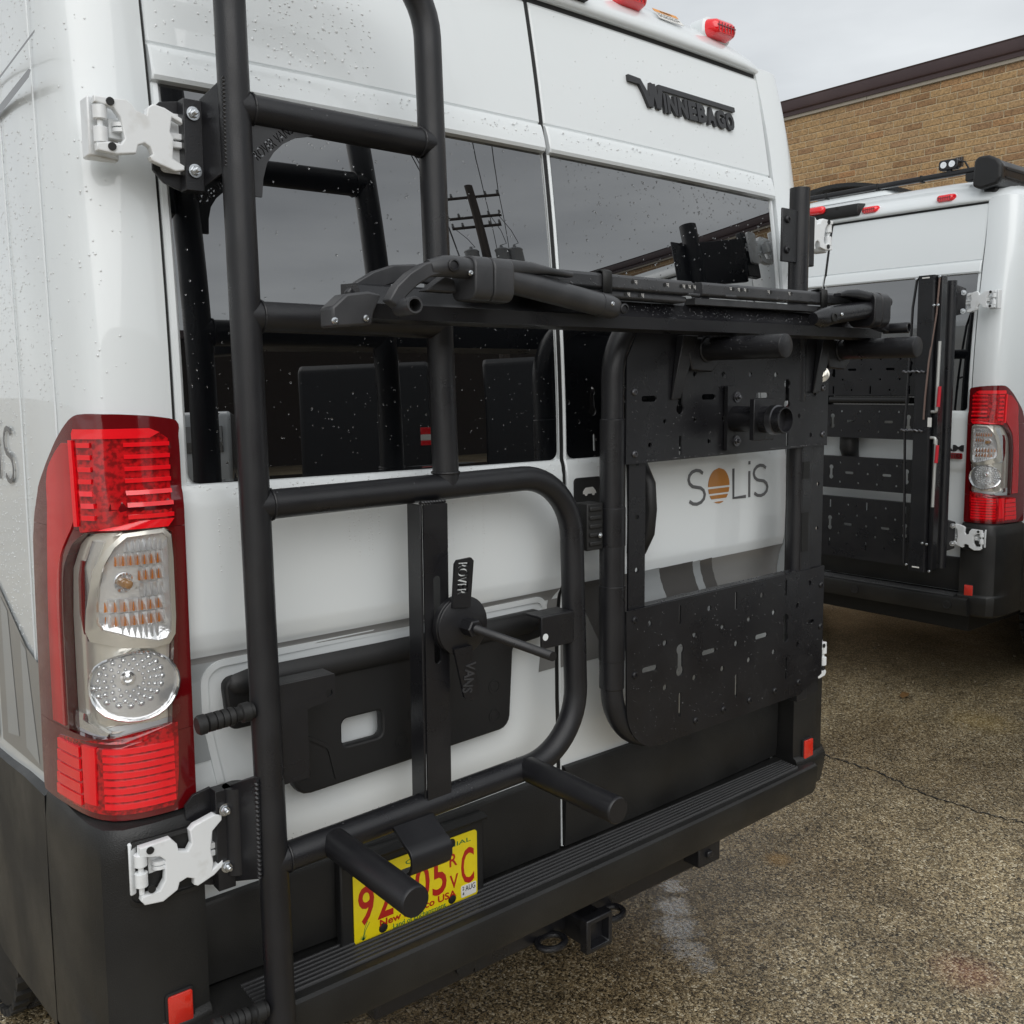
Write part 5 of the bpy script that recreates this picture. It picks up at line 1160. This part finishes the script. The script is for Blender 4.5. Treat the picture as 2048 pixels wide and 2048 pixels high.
fn = empty('roof_fan', (V2[0]+.9, V2[1]+.23, 2.72), RZ2, label='low white roof fan with curved black lid on the right-hand van', category='roof fan')
b = MB(); b.loft([[(x*k, y*k2, z) for x, y in rrect(-.34, -.32, .34, .32, .10, 5)] for k, k2, z in ((1, 1, -.02), (1, 1, .03), (.94, .94, .06), (.7, .7, .085))]); b.build('dome', 'white_paint', fn, ang=60)
b = MB(); b.loft([[(x, -.30, z), (x, .30, z), (x, .30, z+.022), (x, -.30, z+.022)] for x, z in [(-.32+.66*i/14, .045+.085*math.sin(math.pi*min(1, (.25+.75*i/14)))) for i in range(15)]]); b.build('lid', 'black_plastic', fn, ang=60)

# carrier on the second van
r2_ = empty('panel_rack', (V2[0]-.12, V2[1]-.40, .70), RZ2, label='black perforated panel rack on the rear door of the right-hand van', category='cargo rack')
def WB(mb, root, off, name, m_, **k):
    mb.v = [(x-off[0], y-off[1], z-off[2]) for x, y, z in mb.v]; return mb.build(name, m_, root, **k)
O2 = (.40, -.12, .67)
WB(MB().tube(arc_path([(.02, -.105, 1.80), (.02, -.105, .72), (.45, -.105, .70)], .10, 6), TR, 20), r2_, O2, 'frame_tube', 'black_powder')
WB(MB().cyl((.803, -.105, .692), (.803, -.105, 2.113), TR, 24), r2_, O2, 'pole', 'black_powder')
for z in (1.78, .72): WB(MB().cyl((.02, -.105, z), (.803, -.105, z), TR, 16), r2_, O2, 'cross_tube', 'black_powder')
def panel2(z0, z1, holes, x0=.035, x1=.665):
    me = loops_mesh([[(x0, z0), (x1, z0), (x1, z1), (x0, z1)]]+holes, .005); me.transform(Matrix.Translation((-O2[0], -.142-O2[1], -O2[2])) @ XZ); me.name = 'panel'
    o = mesh_obj('panel', me, 'black_satin', r2_, ang=30)
    MB().box((x0-O2[0], -.1395-O2[1], z1-.005-O2[2]), (x1-O2[0], -.115-O2[1], z1-O2[2])).build('panel_flange', 'black_satin', o, bevel=.001)
    return o
xc = [.193+.1083*i for i in (-1, 0, 1, 2, 3, 4)]
def row(zc, keys=True):
    h = []
    for i, x in enumerate(xc):
        if x < .06: continue
        if i in (1, 5): h.append(keyhole(x, zc))
        elif i in (2, 4): h.append(slot(x, zc, .050, .013))
        else: h.append(circ(x, zc, .0065, 8))
    for i in range(1, 5): h.append(circ(.247+.1083*(i-1), zc+.052, .006, 8)); h.append(circ(.247+.1083*(i-1), zc-.052, .006, 8))
    return h
def vs_(zc): return [slot(x, zc, .044, .009, True) for x in (.193, .410, .626)] + [circ(x, zc, .006, 8) for x in (.301, .518)]
panel2(1.553, 1.80, row(1.690)+vs_(1.583)); panel2(1.330, 1.504, row(1.418)); panel2(1.055, 1.228, row(1.141)); panel2(.680, 1.008, row(.862)+vs_(.968)+vs_(.755))
for za in (1.30, 1.42): pass
WB(MB().lathe((.17, -.130, 1.530), (1, 0, 0), [(0, .02)] + [(.01*i, .019 if i % 2 else .017) for i in range(1, 44)] + [(.44, .02)], 14), r2_, O2, 'gas_strut', 'rubber')
b = MB(); b.hexa([(.80, -.110, 1.94), (.81, -.095, 1.94), (.850, -.048, 1.955), (.842, -.060, 1.955), (.80, -.110, 2.10), (.81, -.095, 2.10), (.850, -.048, 2.075), (.842, -.060, 2.075)]); hb2 = WB(b, r2_, O2, 'hinge_bracket', 'black_powder', bevel=.002)
b = MB(); b.hexa([(.80, -.110, .77), (.81, -.095, .77), (.850, -.062, .79), (.842, -.074, .79), (.80, -.110, .94), (.81, -.095, .94), (.850, -.062, .925), (.842, -.074, .925)]); hb3 = WB(b, r2_, O2, 'hinge_bracket', 'black_powder', bevel=.002)
for z in (2.055, 1.965): bolt(hb2, (.843-O2[0], -.062-O2[1], z-O2[2]), (.4, -1, 0), .009, .012)
for z in (.905, .815): bolt(hb3, (.843-O2[0], -.076-O2[1], z-O2[2]), (.4, -1, 0), .009, .012)

rc = empty('ramp_carrier', (V2[0]-.25, V2[1]-.79, .69), RZ2, label='tall black channel ramp strapped upright on the right-hand van beside red-handled clamps', category='ramp')
O3 = (.79, -.25, .66)
ch_ = WB(MB().loft([[(.728, -.282, z), (.733, -.290, z), (.806, -.290, z), (.812, -.282, z), (.812, -.225, z), (.806, -.225, z), (.806, -.276, z), (.734, -.276, z), (.734, -.225, z), (.728, -.225, z)] for z in (.692, 2.130)]), rc, O3, 'channel', 'black_satin', ang=30)
WB(MB().loft([[(.814, -.262, z), (.838, -.262, z), (.838, -.215, z), (.814, -.215, z)] for z in (.70, 2.125)]), rc, O3, 'side_rail', 'black_satin', bevel=.002)
for z in (2.118, .712): WB(MB().box((.752, -.293, z-.003), (.788, -.2895, z+.003)), rc, O3, 'channel_slot', 'label_white', smooth=False)
WB(MB().tube([(.826, -.268, 2.122), (.818, -.270, 1.95), (.800, -.292, 1.72), (.790, -.296, 1.55), (.786, -.296, 1.44)], .0048, 8), rc, O3, 'tie_rod', 'bronze_rod')
WB(MB().tube([(.722, -.282, 2.12), (.700, -.275, 1.98), (.690, -.27, 1.72), (.678, -.27, 1.40), (.690, -.27, 1.0), (.698, -.27, .72)], .0065, 8), rc, O3, 'edge_rod', 'black_satin')
for z in (1.672, 1.386):
    w2 = MB(); n = 24; w2.tube([(.672+.112*i/n, -.296-.004*math.sin(i*.9), z+.003*math.sin(i*1.3)) for i in range(n+1)], .0055, 8); WB(w2, rc, O3, 'tie_wire', 'steel_dark')
for zt, zb, hz0, hz1 in ((1.815, 1.50, 1.600, 1.502), (1.345, 1.015, 1.318, 1.232)):
    WB(MB().tube([(.838, -.268, zt), (.834, -.270, zb)], .0078, 10), rc, O3, 'crank_rod', 'grey_metal_tube')
    WB(MB().tube([(.853, -.280, hz0), (.849, -.282, hz1)], [.0075, .0085], 12), rc, O3, 'red_handle', 'red_plastic')
    zz_ = 1.478 if zt > 1.5 else 1.352
    WB(MB().tube(arc_path([(.836, -.272, zz_+(.04 if zt > 1.5 else -.03)), (.836, -.272, zz_), (.808, -.272, zz_)], .008, 4), .0078, 10), rc, O3, 'crank_bend', 'grey_metal_tube')
WB(MB().box((.806, -.2945, 1.405), (.826, -.2935, 1.450)), rc, O3, 'sticker', 'label_white', smooth=False)
for x, z in ((.815, 1.985), (.835, 1.985), (.80, .835), (.822, .832), (.722, .718), (.84, .70), (.838, 2.118), (.722, 2.116)): button(rc, (x-O3[0], -.292-O3[1], z-O3[2]), r=.007, name='rivet')

# ---------------------------------------------------------------- brick building
XW = 9.60
bld = empty('brick_building', (XW, 4.0, 0), label='long tan brick building with dark brown roof edge behind the vans', category='building')
def W(mb): mb.v = [(x-XW, y-4.0, z) for x, y, z in mb.v]; return mb
YA, YB, ZA, ZB = 2.70, 6.78, 3.28, 5.085
wall = W(MB().box((XW, YA, ZA), (XW+.25, YB, ZB))).build('wall', 'mortar', bld, smooth=False)
for lo, hi in (((XW-.009, -10.2, 0), (XW+.25, YA, 5.085)), ((XW-.009, YB, 0), (XW+.25, 16, 5.085)), ((XW-.009, YA, 0), (XW+.25, YB, ZA)), ((XW+.25, -10.2, 0), (XW+14, -10.0, 5.085))):
    W(MB().box(lo, hi)).build('wall_far', 'brick_far', bld, smooth=False)
BW, BH, JT = .242, .0795, .0125
bmsh = {}
def brick_mesh(wd):
    k = round(wd, 3)
    if k not in bmsh:
        b = MB(); h = (BH-JT)/2; w_ = wd/2; e = .0035
        b.add([(0, -w_, -h), (0, w_, -h), (0, w_, h), (0, -w_, h), (-.007, -w_, -h), (-.007, w_, -h), (-.007, w_, h), (-.007, -w_, h), (-.0095, -w_+e, -h+e), (-.0095, w_-e, -h+e), (-.0095, w_-e, h-e), (-.0095, -w_+e, h-e)],
              [(0, 1, 5, 4), (1, 2, 6, 5), (2, 3, 7, 6), (3, 0, 4, 7), (4, 5, 9, 8), (5, 6, 10, 9), (6, 7, 11, 10), (7, 4, 8, 11), (8, 9, 10, 11)])
        me = bpy.data.meshes.new('brick'); me.from_pydata(b.v, [], b.f)
        import bmesh
        bm = bmesh.new(); bm.from_mesh(me); bmesh.ops.recalc_face_normals(bm, faces=bm.faces); bm.to_mesh(me); bm.free(); me.materials.append(M['brick']); bmsh[k] = me
    return bmsh[k]
def proj(p):
    q = Vector(p)-Vector((-1.458, -1.62, 1.64)); t = q.dot(cf); return 1024+1927.6*q.dot(cr)/t, 974.3-1927.6*q.dot(cu)/t
rgb = random.Random(11); cand = []; shift = 0
nr = int((ZB-ZA)/BH)
for j in range(nr):
    z = ZB-BH*(j+.5); shift = [0, .5, .18, .68, .33, .83][j % 6]; y = YA-.25+BW*shift
    while y < YB:
        a, c = max(y, YA), min(y+BW-JT, YB)
        if c-a > .04: cand.append(((a+c)/2, z, c-a))
        y += BW
def vis(y, z):
    u, v = proj((XW, y, z))
    edge = 1545+max(0, (v-170))*.21
    if u < edge-20 or u > 2070 or v > 470: return False
    return True
rows_v = [c for c in cand if vis(c[0], c[1])]; rest = [c for c in cand if not vis(c[0], c[1])]
rows_v.sort(key=lambda c: c[0]); rest += rows_v[300:]; rows_v = rows_v[:300]
for y, z, wd in rows_v:
    o = bpy.data.objects.new('brick', brick_mesh(wd)); o.location = (0, y-4.0, z); link(o, wall)
    o.location.x = rgb.uniform(-.0015, .0015); o.rotation_euler = (rgb.uniform(-.006, .006), 0, 0)
b = MB()
for y, z, wd in rest: h = (BH-JT)/2; b.box((-.009, y-4.0-wd/2, z-h), (0, y-4.0+wd/2, z+h))
if b.v: b.build('bricks', 'brick', wall, smooth=False, kind='stuff')
b = W(MB()); fp = [(XW+.02, 5.125), (XW-.05, 5.125), (XW-.055, 5.17), (XW-.075, 5.185), (XW-.085, 5.215), (XW-.085, 5.305), (XW-.095, 5.322), (XW+.3, 5.322)]
b.loft([[(x, y, z) for x, z in fp] for y in (-10.3, 16)]); W(b).build('roof_edge', 'fascia', bld, ang=30)
for y0_, y1_ in [(-10.2+3.05*i, -10.2+3.05*i+3.044) for i in range(8)]: W(MB().box((XW-.035, y0_, 5.085), (XW+.02, y1_, 5.125))).build('trim_strip', 'fascia_strip', bld, smooth=False)

# ---------------------------------------------------------------- surroundings mirrored in the rear glass
def parked(name, loc, rz, prof, width, m_, glassp, label, cat, wheels):
    r_ = empty(name, loc, rz, label=label, category=cat); w_ = width/2
    b = MB(); b.loft([[(x, y, z) for y, z in prof] for x in (-w_, w_)]); b.build('body', m_, r_, bevel=.06, seg=3)
    for g in glassp:
        for sx in (-1, 1): MB().add([(sx*(w_+.004), y, z) for y, z in g], [tuple(range(len(g)))]).build('side_window', 'glass_tint', r_, smooth=False)
    for y in wheels:
        for sx in (-1, 1): MB().lathe((sx*(w_-.20), y, .35), (sx, 0, 0), [(0, .2), (.01, .33), (.05, .35), (.17, .35), (.21, .32), (.215, .22), (.20, .2), (.21, .05)], 28).build('wheel', 'tyre', r_, ang=40)
    return r_
VP = [(0, .38), (-.02, 1.1), (.05, 1.9), (.12, 2.12), (.3, 2.2), (4.0, 2.2), (4.35, 2.05), (4.95, 1.35), (5.5, 1.15), (5.6, .8), (5.6, .38)]
CPf = [(0, .35), (0, .85), (.15, .98), (.45, 1.05), (.95, 1.62), (1.2, 1.70), (2.7, 1.72), (3.05, 1.62), (3.55, 1.08), (4.5, .98), (4.7, .75), (4.7, .35)]
van3 = empty('parked_van', (2.50, -1.92, .07), RZ2, label='white van mirrored in the upper part of the right rear window', category='van')
build_shell(van3); build_door(-1, van3); build_door(1, van3); build_bumper(van3)
VPT = [(y, z if z < 1 else z*1.32) for y, z in VP]
pd = parked('dark_van', (4.05, -8.85, 0), R(-149), VPT, 1.95, 'dark_matte', [[(3.2, 1.35), (3.2, 1.95), (4.2, 1.95), (4.7, 1.38)]], 'dark van with red and white tail lamp mirrored in the left rear window', 'van', (.95, 4.4))
for sx in (-1,):
    for za, zb, m_ in ((1.28, 1.37, 'lamp_red'), (1.37, 1.48, 'label_white'), (1.48, 1.61, 'lamp_red')): MB().box((sx*.87-.09, -.03, za), (sx*.87+.09, .05, zb)).build('tail_lamp', m_, pd, bevel=.01)
pc2 = parked('delivery_van', (2.2, -12.6, 0), R(-160), VP, 1.98, 'white_paint', [[(3.2, 1.35), (3.2, 1.95), (4.2, 1.95), (4.7, 1.38)]], 'white delivery van mirrored low at the left edge of the left rear window', 'van', (.95, 4.4))
for sx in (-1, 1): MB().box((sx*.5-.35, -.06, 1.25), (sx*.5+.35, .02, 1.85)).build('rear_window', 'glass_tint', pc2, bevel=.01)
pc = parked('black_van', (6.35, -7.35, 0), R(-140), VPT, 1.95, 'dark_matte', [[(3.2, 1.8), (3.2, 2.5), (4.2, 2.5), (4.7, 1.85)]], 'black van without lamps in view, mirrored right of the dark van in the rear windows', 'van', (.95, 4.4))
mat('darkened_brick', (.030, .021, .015), .85)  # brown brick coloured near black so the panes mirror it dark
hb = empty('low_building', (6, -28, 0), label='low brown brick building mirrored at the far left of the left rear window', category='building')
MB().box((-32, -8, 0), (22, 0, 6.6)).build('wall', 'darkened_brick', hb, smooth=False); MB().box((-32.2, -8.2, 6.6), (22.2, .2, 7.0)).build('roof_edge', 'fascia', hb, smooth=False)  # raised and widened so no sky shows low in the mirrored view

up_ = empty('utility_pole', (14.6, -18.9, 0), label='wooden utility pole with crossarms and transformers mirrored in the left rear window', category='utility pole')
MB().tube([(0, 0, 0), (0, 0, 6), (.0, 0, 12.45)], [.20, .18, .155], 14).build('pole', 'wood_pole', up_, ang=50)
c_, s_ = .786, .618
for z, h in ((11.95, 1.15), (11.0, 1.0), (10.55, .9)):
    d = Vector((c_, s_, .05)); MB().tube([-d*h+Vector((0, -.16, z)), d*h+Vector((0, -.16, z))], .065, 6).build('crossarm', 'wood_pole', up_)
    for k in (-.95, -.55, .55, .95): MB().lathe(d*h*k+Vector((0, -.16, z+.05)), (0, 0, 1), [(0, .03), (.04, .06), (.06, .03), (.09, .06), (.12, .03), (.16, .05), (.2, .02)], 10).build('insulator', 'transformer', up_)
for dx, dy in ((.46, .36), (.86, .62), (-.40, -.31)): MB().lathe((dx, dy, 8.5), (0, 0, 1), [(0, .22), (.05, .26), (.8, .26), (.86, .28), (.92, .24), (.98, .08), (1.1, .04)], 18).build('transformer', 'transformer', up_)
for k, z in ((.95, 12.2), (-.95, 12.15), (.5, 12.2), (-.9, 11.2)):
    p0 = Vector((c_*k*1.2, s_*k*1.2-.16, z)); 
    for sg in (1, -1):
        pts = [p0+Vector((-s_*sg*t*30, c_*sg*t*30, -2.4*4*t*(1-t)*.5)) for t in [i/12 for i in range(13)]]; MB().tube(pts, .016, 5).build('wire', 'wire', up_)
for a, b_ in (((c_*.6, s_*.6-.16, 11.0), (.46, .36, 9.6)), ((c_*.9, s_*.9-.16, 11.0), (.86, .62, 9.6)), ((-c_*.8, -s_*.8-.16, 10.5), (-.40, -.31, 9.6))):
    a, b_ = Vector(a), Vector(b_); MB().tube([a, a*.6+b_*.4+Vector((.25, 0, -.1)), a*.2+b_*.8+Vector((.3, 0, -.15)), b_], .014, 5).build('lead', 'wire', up_)

# ---------------------------------------------------------------- rain drops
rd = random.Random(21)
def on_door(n, xr, zr, r0, r1, lift, bias=None):
    out = []
    while len(out) < n:
        x, z = rd.uniform(*xr), rd.uniform(*zr)
        if bias and rd.random() > bias(x, z): continue
        out.append(((x, SY(x, z)+lift, z), (0, -1, .12), rd.uniform(r0, r1)*rd.choice((.7, 1, 1, 1.25))))
    return out
top = lambda x, z: math.exp(-(2.155-z)/.10)+.10
droplets('water_droplets', on_door(380, (-.84, -.03), (1.50, 2.15), .0009, .0019, .0035, top)+on_door(260, (-.84, -.03), (1.50, 1.80), .0006, .0012, .0035), dl)
droplets('water_droplets', on_door(480, (.04, .84), (1.50, 2.15), .0011, .0024, .0035, top)+on_door(120, (.04, .84), (1.50, 1.80), .0006, .0013, .0035), dr)
droplets('water_droplets', on_door(420, (-.85, -.42), (2.235, 2.49), .0012, .0028, -.0002)+on_door(160, (-.85, -.02), (2.163, 2.21), .0012, .0024, -.011)+on_door(90, (-.84, -.03), (1.452, 1.474), .0012, .0026, -.0002), dl, 'water_on_white')
droplets('water_droplets', on_door(90, (.02, .84), (2.235, 2.49), .0010, .0020, -.0002)+on_door(160, (.02, .84), (2.163, 2.21), .0012, .0024, -.011)+on_door(50, (.02, .84), (1.452, 1.474), .0012, .0026, -.0002), dr, 'water_on_white')
def runs(n, xr, z0, ln, lift):
    out = []
    for _ in range(n):
        x = rd.uniform(*xr); z = z0
        L = rd.uniform(.4, 1)*ln
        while z > z0-L: z -= rd.uniform(.004, .012); out.append(((x+rd.uniform(-.001, .001), SY(x, z)+lift, z), (0, -1, .1), rd.uniform(.0008, .0016)))
    return out
droplets('water_droplets', runs(7, (-.56, -.48), 1.415, .10, -.0003)+runs(9, (-.37, -.15), 1.42, .13, -.0003)+runs(7, (-.82, -.70), 1.44, .12, -.0003), dl, 'water_on_white')
droplets('water_droplets', runs(10, (.02, .12), 1.20, .20, -.002)+runs(6, (.02, .12), 1.36, .10, -.0003), dr)
out = []
for _ in range(3600):
    z = rd.uniform(1.0, 2.5); t = rd.random(); s_v = .045+.75*t**.8
    if rd.random() > (.25+.75*min(1, s_v/.35)): continue
    if z < 1.61 and s_v < .35: continue
    p = body(s_v, z, -1, .0002); q = body(s_v, z, -1, .02); out.append((p, Vector(q)-Vector(p), rd.uniform(.0009, .0021)))
droplets('water_droplets', out, van, 'water_on_white')
out = []
for _ in range(900): out.append(((rd.uniform(.08, .82), -.1497, rd.choice((rd.uniform(.83, 1.14), rd.uniform(1.48, 1.66)))), (0, -1, 0), rd.uniform(.0004, .0010)*rd.choice((1, 1, 1, 1.6))))
for _ in range(70): x = rd.uniform(.08, .82); out.append(((x, -.1497, 1.4735+.0125*x), (0, -1, 0), rd.uniform(.0008, .0018)))
for _ in range(60): x = rd.uniform(.14, .77); out.append(((x, rd.uniform(-.144, -.12), 1.1447+.0116*(x-.13)), (0, 0, 1), rd.uniform(.0015, .003)))
o_ = droplets('water_droplets', out, car, 'water_on_black'); o_.matrix_parent_inverse = Matrix.Translation((-.40, .12, -.80))
out = []
for _ in range(330):
    x = rd.uniform(-.10, .86); t = rd.random(); p = Vector((x, -.250+.014*t, 1.782+.024*t+.008*(x+.7)/1.6)); out.append((p, (0, -.86, .5), rd.uniform(.0006, .0014)))
for _ in range(160):
    x = rd.uniform(-.45, .80); out.append(((x, -.2665, 1.832+rd.random()*.024), (0, -1, 0), rd.uniform(.0008, .0016)))
o_ = droplets('water_droplets', out, bike, 'water_on_black'); o_.matrix_parent_inverse = BI.copy()
out = []
for _ in range(260):
    s_v = rd.choice((0, 1)); 
    if s_v: x = -.664; zc = .83
    a = rd.uniform(R(-20), R(200)); cx, cz = rd.choice(((.306, 1.724), (.856, 1.733))); n = Vector((math.cos(a), 0, math.sin(a))); out.append((Vector((cx, rd.uniform(-.375, -.18), cz))+n*.0263, n, rd.uniform(.0005, .0013)))
for _ in range(60):
    x = rd.uniform(-.74, -.15); zc = .826+.0235*(x+.775)/.717; a = rd.uniform(R(20), R(160)); n = Vector((0, math.cos(a), math.sin(a))); out.append((Vector((x, yl(zc), zc))+n*.0257, n, rd.uniform(.0006, .0013)))
o_ = droplets('water_droplets', out, car, 'water_on_black'); o_.matrix_parent_inverse = Matrix.Translation((-.40, .12, -.80))

out = []
for (xa, xb, zc) in ((-.75, -.43, 2.0925), (-.75, -.65, 1.7595), (-.75, -.22, 1.450), (-.75, -.22, .836)):
    for _ in range(26):
        x = rd.uniform(xa, xb); a = rd.uniform(R(40), R(170)); n = Vector((0, math.cos(a), math.sin(a))); out.append((Vector((x, yl(zc), zc))+n*.0257, n, rd.uniform(.0006, .0013)))
lp_(droplets('water_droplets', out, lad, 'water_on_black'))
